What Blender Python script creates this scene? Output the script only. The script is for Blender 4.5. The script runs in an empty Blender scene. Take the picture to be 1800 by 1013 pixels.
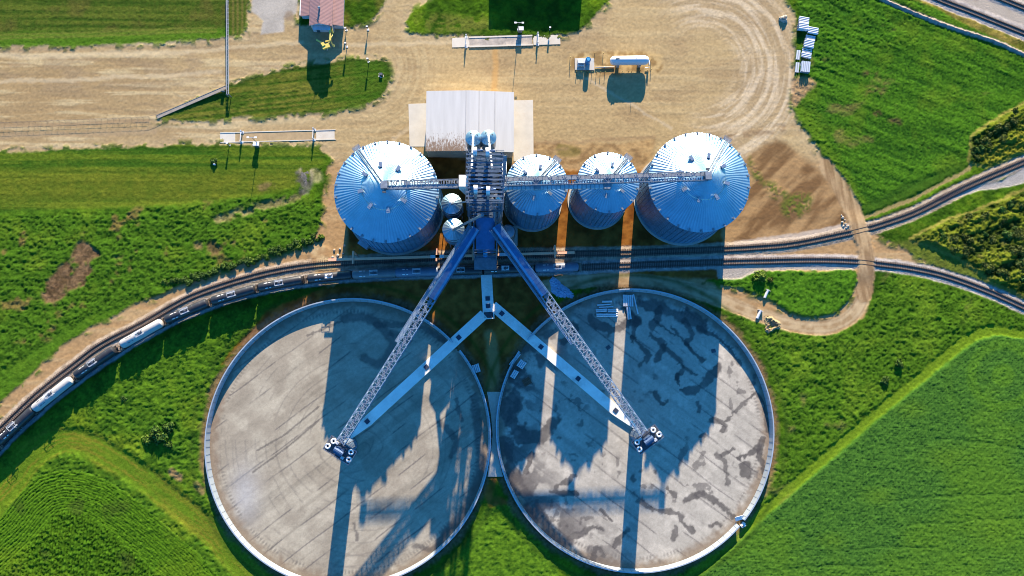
import bpy, math, random
import numpy as np
from mathutils import Vector, Matrix

random.seed(7)
RNG = np.random.RandomState(11)
SC = bpy.context.scene
COL = SC.collection
PI = math.pi

# ------------------------------------------------------------------ camera
FPX, CAMH, NADX, NADY = 1233.0, 240.0, 859.0, 655.0      # focal length in photo pixels, height, nadir pixel
_d = np.array([(NADX - 900) / FPX, -(NADY - 506.5) / FPX, -1.0]); _d /= np.linalg.norm(_d)
_up = -_d
_X = np.array([1.0, 0, 0]) - _up * _up[0]; _X /= np.linalg.norm(_X)
_Y = np.cross(_up, _X)
RC = np.stack([_X, _Y, _up])                              # world = RC @ cam
cam_data = bpy.data.cameras.new('camera')
cam_data.sensor_width = 36.0
cam_data.sensor_fit = 'HORIZONTAL'
cam_data.lens = 36.0 * FPX / 1800.0
cam_data.clip_end = 6000.0
cam = bpy.data.objects.new('camera', cam_data)
COL.objects.link(cam)
M4 = Matrix([list(RC[0]) + [0], list(RC[1]) + [0], list(RC[2]) + [CAMH], [0, 0, 0, 1]])
cam.matrix_world = M4
SC.camera = cam

# ------------------------------------------------------------------ light
SUN_ELEV = math.radians(16.7)
SHX, SHY = -0.0906, -0.9959                                # direction the shadows fall on the ground
sun_data = bpy.data.lights.new('sun', 'SUN')
sun_data.energy = 5.0
sun_data.angle = math.radians(0.5)
sun_data.color = (1.0, 0.83, 0.62)
sun = bpy.data.objects.new('sun', sun_data)
COL.objects.link(sun)
ldir = Vector((SHX * math.cos(SUN_ELEV), SHY * math.cos(SUN_ELEV), -math.sin(SUN_ELEV)))
sun.rotation_euler = ldir.to_track_quat('-Z', 'Y').to_euler()
sun.location = (20, 200, 120)

world = bpy.data.worlds.new('World')
SC.world = world
world.use_nodes = True
wn = world.node_tree
bg = wn.nodes['Background']
sky = wn.nodes.new('ShaderNodeTexSky')
sky.sky_type = 'NISHITA'
sky.sun_disc = False
sky.sun_elevation = SUN_ELEV
sky.sun_rotation = math.atan2(-SHX, -SHY)
sky.ozone_density = 3.0
sky.air_density = 1.0
sky.dust_density = 0.6
tint = wn.nodes.new('ShaderNodeMixRGB'); tint.blend_type = 'MULTIPLY'; tint.inputs[0].default_value = 1.0
tint.inputs[2].default_value = (0.20, 0.78, 1.24, 1)
wn.links.new(sky.outputs[0], tint.inputs[1])
wn.links.new(tint.outputs[0], bg.inputs['Color'])
bg.inputs['Strength'].default_value = 0.088

SC.view_settings.view_transform = 'Standard'
SC.view_settings.look = 'None'
SC.view_settings.gamma = 1.0
SC.view_settings.use_curve_mapping = False
SC.view_settings.exposure = 1.6
SC.cycles.use_denoising = True
SC.cycles.sample_clamp_indirect = 2.0
SC.cycles.caustics_reflective = False
SC.cycles.caustics_refractive = False
SC.cycles.filter_width = 1.0
SC.cycles.use_adaptive_sampling = False

# ------------------------------------------------------------------ photo <-> world
CO = np.array([0, 0, CAMH])
def Pn(px, py, z=0.0):
    px = np.asarray(px, float); py = np.asarray(py, float)
    d = np.stack([(px - 900) / FPX, -(py - 506.5) / FPX, -np.ones_like(px)], -1) @ RC.T
    t = (z - CAMH) / d[..., 2]
    return CO + d * t[..., None]
def P(px, py, z=0.0):
    return Vector(Pn(px, py, z))
def to_px(x, y, z=0.0):
    q = np.stack([x, y, np.full_like(x, z) - CAMH], -1) @ RC
    return 900 + FPX * q[..., 0] / -q[..., 2], 506.5 - FPX * q[..., 1] / -q[..., 2]

# ------------------------------------------------------------------ numpy noise
_T = RNG.rand(256, 256)
def vnoise(x, y, seed=0):
    x = x + seed * 37.17; y = y + seed * 91.73
    xi = np.floor(x).astype(np.int64); yi = np.floor(y).astype(np.int64)
    fx = x - xi; fy = y - yi
    fx = fx * fx * (3 - 2 * fx); fy = fy * fy * (3 - 2 * fy)
    a = _T[xi & 255, yi & 255]; b = _T[(xi + 1) & 255, yi & 255]
    c = _T[xi & 255, (yi + 1) & 255]; d = _T[(xi + 1) & 255, (yi + 1) & 255]
    return (a * (1 - fx) + b * fx) * (1 - fy) + (c * (1 - fx) + d * fx) * fy
def fbm(x, y, oct=4, seed=0, gain=0.5):
    s = 0; a = 1; t = 0
    for i in range(oct):
        s = s + a * vnoise(x * 2 ** i, y * 2 ** i, seed + i * 3); t += a; a *= gain
    return s / t
def sstep(a, b, x):
    t = np.clip((x - a) / (b - a), 0, 1)
    return t * t * (3 - 2 * t)

def spline(pts, n=6, closed=True):
    pts = np.array(pts, float); N = len(pts); out = []
    rng = range(N) if closed else range(N - 1)
    for i in rng:
        if closed:
            p0, p1, p2, p3 = pts[i - 1], pts[i], pts[(i + 1) % N], pts[(i + 2) % N]
        else:
            p0, p1, p2, p3 = pts[max(i - 1, 0)], pts[i], pts[i + 1], pts[min(i + 2, N - 1)]
        for k in range(n):
            t = k / n
            out.append(0.5 * ((2 * p1) + (-p0 + p2) * t + (2 * p0 - 5 * p1 + 4 * p2 - p3) * t * t + (-p0 + 3 * p1 - 3 * p2 + p3) * t ** 3))
    if not closed:
        out.append(pts[-1])
    return np.array(out)

def seg_dist(U, V, poly, closed, margin=60.0):
    """distance to a polyline (photo pixels), and inside mask for closed ones; far points get margin"""
    poly = np.asarray(poly, float)
    lo = poly.min(0) - margin; hi = poly.max(0) + margin
    sel = (U > lo[0]) & (U < hi[0]) & (V > lo[1]) & (V < hi[1])
    u = U[sel].astype(np.float32); v = V[sel].astype(np.float32)
    dist = np.full(u.shape, margin ** 2, np.float32); ins = np.zeros(u.shape, bool)
    n = len(poly)
    for i in range(n if closed else n - 1):
        ax, ay = poly[i]; bx, by = poly[(i + 1) % n]
        dx, dy = bx - ax, by - ay; L2 = dx * dx + dy * dy + 1e-9
        t = np.clip(((u - ax) * dx + (v - ay) * dy) / L2, 0, 1)
        dist = np.minimum(dist, (u - ax - t * dx) ** 2 + (v - ay - t * dy) ** 2)
        if closed and ay != by:
            c = ((ay > v) != (by > v)) & (u < (bx - ax) * (v - ay) / (by - ay) + ax)
            ins ^= c
    out = np.full(U.shape, -margin if closed else margin, np.float32)
    d = np.sqrt(dist)
    out[sel] = np.where(ins, d, -d) if closed else d
    return out

# ------------------------------------------------------------------ materials
def new_mat(name):
    m = bpy.data.materials.new(name); m.use_nodes = True
    nt = m.node_tree
    return m, nt, nt.nodes['Principled BSDF']
def simple_mat(name, col, rough=0.6, metal=0.0, var=0.18, scale=0.6, bump=0.0, bscale=3.0, spec=0.4, dirt=None, dirt_amt=0.4):
    """base colour varied by two object-space noises, with optional dirt colour patches and bump"""
    m, nt, b = new_mat(name)
    tc = nt.nodes.new('ShaderNodeTexCoord')
    n1 = nt.nodes.new('ShaderNodeTexNoise'); n1.inputs['Scale'].default_value = scale; n1.inputs['Detail'].default_value = 6
    n1.inputs['Roughness'].default_value = 0.65
    nt.links.new(tc.outputs['Object'], n1.inputs['Vector'])
    r = nt.nodes.new('ShaderNodeMapRange')
    r.inputs['From Min'].default_value = 0.3; r.inputs['From Max'].default_value = 0.7
    r.inputs['To Min'].default_value = 1 - var; r.inputs['To Max'].default_value = 1 + var
    nt.links.new(n1.outputs['Fac'], r.inputs['Value'])
    mul = nt.nodes.new('ShaderNodeMixRGB'); mul.blend_type = 'MULTIPLY'; mul.inputs[0].default_value = 1
    mul.inputs[1].default_value = (*col, 1)
    nt.links.new(r.outputs[0], mul.inputs[2])
    last = mul.outputs[0]
    if dirt:
        n2 = nt.nodes.new('ShaderNodeTexNoise'); n2.inputs['Scale'].default_value = scale * 0.45; n2.inputs['Detail'].default_value = 8
        n2.inputs['Roughness'].default_value = 0.7
        nt.links.new(tc.outputs['Object'], n2.inputs['Vector'])
        r2 = nt.nodes.new('ShaderNodeMapRange'); r2.inputs['From Min'].default_value = 0.5; r2.inputs['From Max'].default_value = 0.72
        r2.inputs['To Min'].default_value = 0; r2.inputs['To Max'].default_value = dirt_amt
        nt.links.new(n2.outputs['Fac'], r2.inputs['Value'])
        mx = nt.nodes.new('ShaderNodeMixRGB'); mx.inputs[2].default_value = (*dirt, 1)
        nt.links.new(r2.outputs[0], mx.inputs[0]); nt.links.new(last, mx.inputs[1]); last = mx.outputs[0]
    nt.links.new(last, b.inputs['Base Color'])
    b.inputs['Roughness'].default_value = rough; b.inputs['Metallic'].default_value = metal
    b.inputs['Specular IOR Level'].default_value = spec
    if bump:
        n3 = nt.nodes.new('ShaderNodeTexNoise'); n3.inputs['Scale'].default_value = bscale; n3.inputs['Detail'].default_value = 4
        nt.links.new(tc.outputs['Object'], n3.inputs['Vector'])
        bp = nt.nodes.new('ShaderNodeBump'); bp.inputs['Strength'].default_value = bump; bp.inputs['Distance'].default_value = 0.2
        nt.links.new(n3.outputs['Fac'], bp.inputs['Height']); nt.links.new(bp.outputs[0], b.inputs['Normal'])
    return m
def ground_mat(name, var=0.25, scale=1.3, bump=0.3, bscale=2.5, rough=0.95, spec=0.0):
    """surface colour from the mesh's own colour attribute (earth, sand, turf types), broken up by two noises"""
    m, nt, b = new_mat(name)
    at = nt.nodes.new('ShaderNodeAttribute'); at.attribute_name = 'Col'
    tc = nt.nodes.new('ShaderNodeTexCoord')
    n1 = nt.nodes.new('ShaderNodeTexNoise'); n1.inputs['Scale'].default_value = scale; n1.inputs['Detail'].default_value = 5
    n1.inputs['Roughness'].default_value = 0.75
    nt.links.new(tc.outputs['Object'], n1.inputs['Vector'])
    r = nt.nodes.new('ShaderNodeMapRange'); r.inputs['From Min'].default_value = 0.3; r.inputs['From Max'].default_value = 0.7
    r.inputs['To Min'].default_value = 1 - var; r.inputs['To Max'].default_value = 1 + var
    nt.links.new(n1.outputs['Fac'], r.inputs['Value'])
    mul = nt.nodes.new('ShaderNodeMixRGB'); mul.blend_type = 'MULTIPLY'; mul.inputs[0].default_value = 1
    nt.links.new(at.outputs['Color'], mul.inputs[1]); nt.links.new(r.outputs[0], mul.inputs[2])
    nt.links.new(mul.outputs[0], b.inputs['Base Color'])
    b.inputs['Roughness'].default_value = rough; b.inputs['Specular IOR Level'].default_value = spec
    if bump:
        n3 = nt.nodes.new('ShaderNodeTexNoise'); n3.inputs['Scale'].default_value = bscale; n3.inputs['Detail'].default_value = 4
        nt.links.new(tc.outputs['Object'], n3.inputs['Vector'])
        bp = nt.nodes.new('ShaderNodeBump'); bp.inputs['Strength'].default_value = bump; bp.inputs['Distance'].default_value = 0.15
        nt.links.new(n3.outputs['Fac'], bp.inputs['Height']); nt.links.new(bp.outputs[0], b.inputs['Normal'])
    return m

MAT = {}
MAT['galv'] = simple_mat('galvanised', (0.46, 0.50, 0.54), 0.38, 0.9, 0.14, 0.5)
MAT['ring_steel'] = simple_mat('ring_steel', (0.46, 0.53, 0.58), 0.45, 0.45, 0.12, 0.3, dirt=(.3, .25, .2), dirt_amt=.25)
MAT['truss_paint'] = simple_mat('truss_galvanised', (0.27, 0.36, 0.46), 0.5, 0.25, 0.12, 0.5)
MAT['tower_steel'] = simple_mat('tower_steel', (0.13, 0.18, 0.25), 0.45, 0.6, 0.25, 0.6)
MAT['galv_pole'] = simple_mat('grey_pipe', (0.30, 0.31, 0.33), 0.6, 0.1, 0.1, 0.5)
MAT['galv_shade_blue'] = simple_mat('galvanised_shade_blue', (0.09, 0.20, 0.38), 0.33, 0.8, 0.2, 0.5)  # plain galvanised steel, with the deep blue of shade put into its base colour
MAT['galv_roof'] = simple_mat('galvanised_roof', (0.32, 0.47, 0.56), 0.44, 0.9, 0.12, 0.25, dirt=(0.5, 0.42, 0.34), dirt_amt=0.10)
MAT['galv_wall'] = simple_mat('galvanised_wall', (0.17, 0.31, 0.43), 0.42, 0.85, 0.18, 0.3)
MAT['galv_dull'] = simple_mat('dull_galvanised', (0.28, 0.31, 0.35), 0.5, 0.7, 0.25, 0.8)
MAT['steel_dark'] = simple_mat('dark_steel', (0.10, 0.11, 0.13), 0.55, 0.5, 0.25, 0.7)
MAT['steel_light'] = simple_mat('light_steel', (0.62, 0.64, 0.66), 0.5, 0.3, 0.15, 0.8)
MAT['white'] = simple_mat('white_paint', (0.80, 0.80, 0.78), 0.4, 0.0, 0.05, 0.4, dirt=(0.55, 0.5, 0.43), dirt_amt=0.2)
MAT['cream'] = simple_mat('cream_siding', (0.72, 0.69, 0.62), 0.6, 0.0, 0.08, 0.4)
MAT['beige'] = simple_mat('beige_paint', (0.95, 0.46, 0.28), 0.5, 0.0, 0.08, 0.6)
MAT['yellow'] = simple_mat('yellow_paint', (0.70, 0.55, 0.12), 0.45, 0.0, 0.1, 1.0)
MAT['blue'] = simple_mat('blue_paint', (0.05, 0.30, 0.62), 0.35, 0.0, 0.1, 1.0)
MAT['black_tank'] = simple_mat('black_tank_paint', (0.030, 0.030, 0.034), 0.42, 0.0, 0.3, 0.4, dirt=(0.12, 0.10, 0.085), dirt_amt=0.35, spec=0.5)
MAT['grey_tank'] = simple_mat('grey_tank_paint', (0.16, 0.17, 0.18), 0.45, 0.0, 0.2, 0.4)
MAT['white_tank'] = simple_mat('white_tank_paint', (0.43, 0.42, 0.40), 0.6, 0.0, 0.06, 0.4, dirt=(0.45, 0.36, 0.27), dirt_amt=0.35, spec=0.15)
MAT['marking'] = simple_mat('white_marking', (0.82, 0.82, 0.80), 0.5, 0.0, 0.03)
MAT['underframe'] = simple_mat('underframe', (0.035, 0.03, 0.028), 0.7, 0.2, 0.3)
MAT['rust'] = simple_mat('rusty_steel', (0.16, 0.085, 0.05), 0.75, 0.2, 0.3, 1.5)
MAT['rail'] = simple_mat('rail_steel', (0.10, 0.065, 0.05), 0.55, 0.4, 0.2, 1.0)
MAT['sleeper'] = simple_mat('sleeper_wood', (0.085, 0.062, 0.05), 0.9, 0.0, 0.35, 0.9)
MAT['concrete'] = simple_mat('concrete', (0.50, 0.47, 0.42), 0.85, 0.0, 0.12, 0.35, bump=0.1, dirt=(0.36, 0.30, 0.23), dirt_amt=0.5)
MAT['concrete_pale'] = simple_mat('pale_concrete', (0.90, 0.87, 0.80), 0.85, 0.0, 0.10, 0.3, bump=0.1, dirt=(0.34, 0.28, 0.20), dirt_amt=0.5)
MAT['apron'] = simple_mat('apron_concrete', (0.58, 0.53, 0.44), 0.85, 0.0, 0.10, 0.2, dirt=(0.45, 0.34, 0.22), dirt_amt=0.5)
MAT['red_roof'] = simple_mat('red_roof_sheet', (0.36, 0.20, 0.18), 0.6, 0.0, 0.12, 0.4)
MAT['wood'] = simple_mat('weathered_wood', (0.30, 0.26, 0.21), 0.85, 0.0, 0.2, 1.0)
MAT['tarp'] = simple_mat('tarpaulin', (0.30, 0.42, 0.58), 0.5, 0.0, 0.2, 0.8)
MAT['stone'] = simple_mat('stone', (0.50, 0.45, 0.36), 0.9, 0.0, 0.25, 1.0)
MAT['rubble'] = simple_mat('grey_rubble', (.13, .12, .105), .95, 0, .4, 2.0)
MAT['hay'] = simple_mat('old_hay', (0.34, 0.25, 0.13), 0.95, 0.0, 0.35, 2.0, bump=0.6)
MAT['glass'] = simple_mat('dark_glass', (0.03, 0.04, 0.05), 0.1, 0.0, 0.05)
MAT['stem'] = simple_mat('stem_bark', (0.10, 0.075, 0.05), 0.9, 0.0, 0.2)
def leaf_mat(name, a, b_):
    m, nt, b = new_mat(name)
    gi = nt.nodes.new('ShaderNodeNewGeometry')
    mx = nt.nodes.new('ShaderNodeMixRGB'); mx.inputs[1].default_value = (*a, 1); mx.inputs[2].default_value = (*b_, 1)
    nt.links.new(gi.outputs['Random Per Island'], mx.inputs[0])
    nt.links.new(mx.outputs[0], b.inputs['Base Color'])
    b.inputs['Roughness'].default_value = 0.7; b.inputs['Specular IOR Level'].default_value = 0.2
    return m
MAT['leaf_green'] = leaf_mat('leaf_green', (0.030, 0.075, 0.010), (0.085, 0.15, 0.018))
MAT['leaf_olive'] = leaf_mat('leaf_olive', (0.030, 0.050, 0.008), (0.12, 0.145, 0.018))
MAT['leaf_lime'] = leaf_mat('leaf_lime', (0.07, 0.14, 0.012), (0.15, 0.22, 0.025))

# ------------------------------------------------------------------ mesh building helpers
class MB:
    def __init__(self, o=(0, 0, 0)):
        self.v = []; self.f = []; self.o = Vector(o)
    def add(self, vs, fs):
        n = len(self.v); self.v += [tuple(Vector(p) - self.o) for p in vs]; self.f += [tuple(i + n for i in f) for f in fs]
        return self
    def box(self, c, s, rz=0.0, rot=None):
        c = Vector(c); hx, hy, hz = s[0] / 2, s[1] / 2, s[2] / 2
        R = rot if rot is not None else Matrix.Rotation(rz, 3, 'Z')
        vs = [c + R @ Vector((x * hx, y * hy, z * hz)) for x in (-1, 1) for y in (-1, 1) for z in (-1, 1)]
        return self.add(vs, [(0, 1, 3, 2), (4, 6, 7, 5), (0, 4, 5, 1), (2, 3, 7, 6), (0, 2, 6, 4), (1, 5, 7, 3)])
    def bar(self, a, b, w=0.2, h=None):
        a = Vector(a); b = Vector(b); h = h or w; d = b - a; L = d.length
        if L < 1e-6: return self
        d.normalize(); up = Vector((0, 0, 1)) if abs(d.z) < 0.95 else Vector((0, 1, 0))
        s = d.cross(up).normalized(); u = s.cross(d)
        R = Matrix((d, s, u)).transposed()
        return self.box((a + b) / 2, (L, w, h), rot=R)
    def tube(self, a, b, r, r2=None, n=10, caps=True):
        a = Vector(a); b = Vector(b); r2 = r if r2 is None else r2; d = (b - a).normalized()
        up = Vector((0, 0, 1)) if abs(d.z) < 0.95 else Vector((1, 0, 0))
        s = d.cross(up).normalized(); u = s.cross(d)
        vs = []
        for p, q in ((a, r), (b, r2)):
            for k in range(n):
                t = 2 * PI * k / n; vs.append(p + s * (q * math.cos(t)) + u * (q * math.sin(t)))
        fs = [(k, (k + 1) % n, n + (k + 1) % n, n + k) for k in range(n)]
        if caps: fs += [tuple(range(n - 1, -1, -1)), tuple(range(n, 2 * n))]
        return self.add(vs, fs)
    def path(self, pts, r, n=8):
        for i in range(len(pts) - 1): self.tube(pts[i], pts[i + 1], r, n=n)
        return self
    def lathe(self, prof, c=(0, 0, 0), n=32, axis='z', start=0.0):
        """prof: list of (radius, height)"""
        c = Vector(c); vs = []; fs = []
        for (r, h) in prof:
            for k in range(n):
                t = start + 2 * PI * k / n
                p = (r * math.cos(t), r * math.sin(t), h) if axis == 'z' else (h, r * math.cos(t), r * math.sin(t))
                vs.append(c + Vector(p))
        m = len(prof)
        for i in range(m - 1):
            for k in range(n):
                a, b = i * n + k, i * n + (k + 1) % n
                fs.append((a, b, b + n, a + n))
        if prof[0][0] > 1e-6: fs.append(tuple(range(n - 1, -1, -1)))
        if prof[-1][0] > 1e-6: fs.append(tuple(range((m - 1) * n, m * n)))
        return self.add(vs, fs)
    def prism(self, poly, z0, z1):
        n = len(poly)
        vs = [(p[0], p[1], z0) for p in poly] + [(p[0], p[1], z1) for p in poly]
        fs = [tuple(range(n - 1, -1, -1)), tuple(range(n, 2 * n))] + [(k, (k + 1) % n, n + (k + 1) % n, n + k) for k in range(n)]
        return self.add(vs, fs)
    def truss(self, a, b, w, h, panel=2.5, t=0.16, rails=False):
        a = Vector(a); b = Vector(b); d = (b - a); L = d.length; d.normalize()
        s = d.cross(Vector((0, 0, 1))).normalized() * (w / 2); u = Vector((0, 0, h))
        n = max(2, int(round(L / panel)))
        c = [a - s, a + s, a - s + u, a + s + u]; e = b - a
        for q in c: self.bar(q, q + e, t * 1.3)
        for i in range(n):
            p, q = e * (i / n), e * ((i + 1) / n)
            self.bar(c[0] + p, c[1] + p, t * .8); self.bar(c[2] + p, c[3] + p, t * .8)
            self.bar(c[0] + p, c[2] + p, t * .8); self.bar(c[1] + p, c[3] + p, t * .8)
            if i % 2 == 0:
                self.bar(c[0] + p, c[2] + q, t * .8); self.bar(c[1] + p, c[3] + q, t * .8); self.bar(c[2] + p, c[3] + q, t * .8); self.bar(c[0] + p, c[1] + q, t * .8)
            else:
                self.bar(c[2] + p, c[0] + q, t * .8); self.bar(c[3] + p, c[1] + q, t * .8); self.bar(c[3] + p, c[2] + q, t * .8); self.bar(c[1] + p, c[0] + q, t * .8)
        return self
    def handrail(self, a, b, h=1.1, step=2.0, t=0.09):
        a = Vector(a); b = Vector(b); n = max(1, int((b - a).length / step)); u = Vector((0, 0, h))
        self.bar(a + u, b + u, t); self.bar(a + u * .5, b + u * .5, t * .8)
        for i in range(n + 1):
            p = a.lerp(b, i / n); self.bar(p, p + u, t)
        return self
    def build(self, name, mat, parent=None, smooth=False):
        me = bpy.data.meshes.new(name); me.from_pydata(self.v, [], self.f); me.update()
        me.materials.append(MAT[mat] if isinstance(mat, str) else mat)
        if smooth: smooth_mesh(me)
        o = bpy.data.objects.new(name, me); COL.objects.link(o)
        if parent is not None: o.parent = parent
        return o
def smooth_mesh(me, ang=35):
    me.polygons.foreach_set('use_smooth', [True] * len(me.polygons))
    try: me.set_sharp_from_angle(angle=math.radians(ang))
    except Exception: pass

def tag(o, label=None, cat=None, group=None, kind=None):
    if label: o['label'] = label
    if cat: o['category'] = cat
    if group: o['group'] = group
    if kind: o['kind'] = kind
    return o
def thing(name, label, cat, loc=(0, 0, 0), rz=0.0, group=None):
    o = bpy.data.objects.new(name, None); COL.objects.link(o); o.empty_display_size = 0.5
    o.location = loc; o.rotation_euler = (0, 0, rz)
    return tag(o, label, cat, group)
def copy_tree(o, parent=None):
    c = o.copy(); COL.objects.link(c)
    if parent is not None: c.parent = parent
    for ch in list(o.children): copy_tree(ch, c)
    return c
def copy_thing(o, loc, rz=0.0, label=None, scale=None):
    c = copy_tree(o); c.location = loc; c.rotation_euler = (0, 0, rz)
    if label: c['label'] = label
    if scale: c.scale = scale
    return c

# ------------------------------------------------------------------ key layout (metres)
HL, RL, APL = 21.4, 16.2, 29.2          # large bins: eave height, radius, apex height
HS, RS, APS = 23.8, 9.6, 28.1
BIN_L, BIN_R = (-32.6, 57.0), (67.65, 61.0)
BIN_1, BIN_2 = (15.0, 58.95), (37.75, 59.9)
PIT_R = 46.9
PIT_L, PIT_RT = (-46.15, -22.0), (49.5, -18.35)
TRACK_A = [(-60, 812), (0, 757), (65, 695), (130, 643), (180, 606), (252, 569), (339, 521), (450, 485), (540, 468), (640, 460), (720, 455.5), (800, 452), (900, 449),
           (1000, 447), (1100, 445), (1200, 442), (1272, 438.7), (1330, 435.5), (1392, 430), (1479, 413), (1522, 403), (1560, 391.5), (1614, 371.5), (1700, 328), (1800, 285), (1880, 250)]
_carpx = [(-40, 818), (28, 748), (93, 693), (167, 637), (249, 586), (328, 546.6), (410, 518), (493, 498), (580, 486), (658, 481), (733, 478.5), (810, 476), (888, 473), (979, 470.5)]
_k = (CAMH - 2.8) / CAMH
TRACK_B = [(-120, 905)] + [(NADX + (x - NADX) * _k, NADY + (y - NADY) * _k) for x, y in _carpx] + [(1060, 469), (1150, 465.5), (1272, 461.5), (1353, 459.5), (1435, 458), (1500, 460), (1538, 464), (1600, 472), (1659, 485), (1730, 510), (1800, 541), (1880, 580)]
TRACK_C = [(1560, -42), (1600, -23), (1653, 1), (1700, 19), (1750, 39), (1800, 59), (1880, 92)]
TRACK_D = [(1680, -36), (1720, -18), (1763, 0), (1800, 15), (1880, 47)]
def pxline(pts, n=8): return spline(pts, n, closed=False)

# ------------------------------------------------------------------ the ground: one fine relief grid, split into its kinds of surface
STEP = 0.38
gx = np.arange(-206, 236, STEP); gy = np.arange(-92, 166, STEP)
NX, NY = len(gx), len(gy)
GX, GY = np.meshgrid(gx, gy)
GX = GX.ravel(); GY = GY.ravel()
X = GX + RNG.uniform(-.3, .3, GX.shape) * STEP; Y = GY + RNG.uniform(-.3, .3, GX.shape) * STEP
U, V = to_px(X, Y)
w1 = fbm(X / 7, Y / 7, 4, 1) - .5; w2 = fbm(X / 7, Y / 7, 4, 2) - .5
w3 = vnoise(X / .9, Y / .9, 5) - .5; w4 = vnoise(X / .9, Y / .9, 6) - .5
UW = U + 9 * w1 + 3.0 * w3; VW = V + 9 * w2 + 3.0 * w4          # ragged edges for plants and earth
US = U + 4 * w1 + 1.6 * w3; VS = V + 4 * w2 + 1.6 * w4

n_big = fbm(X / 45, Y / 45, 4, 11); n_mid = fbm(X / 9, Y / 9, 4, 12); n_sm = fbm(X / 2.2, Y / 2.2, 3, 13); n_f = vnoise(X / .55, Y / .55, 14)
n_hi = RNG.rand(len(X))
def lump(s, seed): return 1 - np.abs(2 * fbm(X / s, Y / s, 3, seed) - 1) * 2
def c3(*c): return np.array(c, np.float32)
def mix(A, B, w): return A + (B - A) * np.asarray(w)[..., None]
G_DARK, G_MID, G_LIME, G_YEL, G_BRN = c3(.022, .055, .006), c3(.056, .125, .008), c3(.12, .195, .010), c3(.15, .165, .016), c3(.17, .105, .040)
SAND, SAND_P, SAND_D, SOIL, SOIL_D = c3(.40, .290, .145), c3(.52, .41, .225), c3(.29, .20, .105), c3(.135, .080, .042), c3(.055, .036, .024)

C = mix(np.tile(G_DARK, (len(X), 1)), G_MID, sstep(.25, .7, n_sm * .5 + n_mid * .5))
C = mix(C, G_LIME, sstep(.55, .8, n_mid) * .55)
C = mix(C, G_YEL, sstep(.6, .85, n_big * .6 + n_sm * .4) * .5)
H = .10 * n_hi + .28 * n_sm + .18 * n_f
CLS = np.zeros(len(X), np.int8)            # 0 grass, 1 dirt, 2 row crop, 3 bean field, 4 ballast, 5 gravel lot

def area(poly, warp=1, sm=6, soft=3.0):
    u, v = (U, V) if warp == 0 else ((US, VS) if warp == 1 else (UW, VW))
    sd = seg_dist(u, v, spline(poly, sm) if sm > 1 else poly, True)
    return sd, sstep(-soft, soft, sd)
def line(pts, sm=8, warp=1, margin=60):
    u, v = (U, V) if warp == 0 else ((US, VS) if warp == 1 else (UW, VW))
    return seg_dist(u, v, spline(pts, sm, False) if sm > 1 else pts, False, margin)
def paint(col, w):
    global C
    C = mix(C, col, np.clip(w, 0, 1))
def setH(h, w):
    global H
    H = H * (1 - w) + h * w

# mown verge top left, striped along the road
sd, w = area([(-80, -60), (436, -60), (436, 20), (428, 64), (390, 68), (300, 74), (150, 82), (0, 84), (-80, 86)], 1, 1)
st = sstep(.3, .7, fbm(X / 60, Y / .9, 4, 62)) * .6 + .4 * (.5 + .5 * np.sin(V / 13.5 * 2 * PI + 1.3 * np.sin(U / 160))); st2 = .5 + .5 * np.sin(U / 9 * 2 * PI)
base = mix(np.tile(c3(.034, .072, .009), (len(X), 1)), c3(.085, .115, .016), sstep(.3, .75, .55 * st + .45 * n_sm))
base = mix(base, c3(.10, .085, .022), sstep(.6, .8, n_mid) * .5 + .12 * st2)
lower = sstep(52, 66, V - (U - 0) * -.02 + 6 * w1)
base = mix(base, c3(.07, .155, .012), lower * .8)
C = mix(C, base, w); setH(.08 * n_hi + .12 * n_f + .05 * st, w)
for yy in (64, 58):
    d = line([(-60, yy + 6), (120, yy + 1), (300, yy - 6), (380, yy - 8)], 4); paint(c3(.15, .16, .03), (1 - sstep(1, 3.5, d)) * .55)
sd, w = area([(402, -60), (434, -60), (432, 40), (428, 62), (405, 64)], 1, 1)
C = mix(C, mix(np.tile(c3(.05, .09, .012), (len(X), 1)), c3(.15, .13, .035), .5 + .5 * np.sin(U / 8 * 2 * PI)), w * .8)

# mown meadow on the left, below the road
sd, w = area([(-80, 262), (0, 266), (250, 256), (400, 256), (560, 260), (575, 285), (545, 310), (520, 330), (380, 362), (240, 366), (100, 372), (-80, 380)], 2, 1, 8)
st = sstep(.3, .7, fbm(X / 55, (Y - .01 * X) / .9, 4, 61)) * .75 + .25 * (.5 + .5 * np.sin((V - .012 * U) / 21 * 2 * PI + 1.5 * np.sin(U / 130)))
base = mix(np.tile(c3(.036, .090, .009), (len(X), 1)), c3(.105, .150, .014), sstep(.3, .75, .5 * st + .3 * n_sm + .2 * n_mid))
base = mix(base, c3(.17, .13, .040), sstep(.58, .8, n_big) * .55); base = mix(base, c3(.135, .145, .016), sstep(285, 315, V) * sstep(375, 340, V) * (.3 + .5 * n_sm))
C = mix(C, base, w); setH(.07 * n_hi + .12 * n_f + .06 * st, w)
# rank weeds further down on the left
sd, w = area([(-80, 380), (100, 376), (250, 366), (400, 352), (520, 345), (565, 350), (566, 395), (545, 428), (480, 446), (400, 474), (330, 508), (250, 558), (150, 618), (60, 680), (-80, 780)], 2, 1, 8)
lm = np.clip(lump(1.55, 21) * .7 + lump(.85, 24) * .5, -1, 1); lm2 = lump(4.2, 22)
tall = .5 * np.clip(lm, -.3, 1) + .45 * np.clip(lm2, -.2, 1) * fbm(X / 14, Y / 14, 3, 23) * 1.6
base = mix(np.tile(c3(.018, .048, .006), (len(X), 1)), c3(.055, .128, .010), sstep(-.1, .9, lm * .6 + n_f * .5))
base = mix(base, c3(.11, .17, .014), sstep(.55, .85, n_mid) * .5)
base = mix(base, G_BRN, sstep(.66, .78, fbm(X / 6, Y / 6, 4, 25)) * .7)
C = mix(C, base, w); setH(.62 * tall + .22 * n_hi, w)
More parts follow.
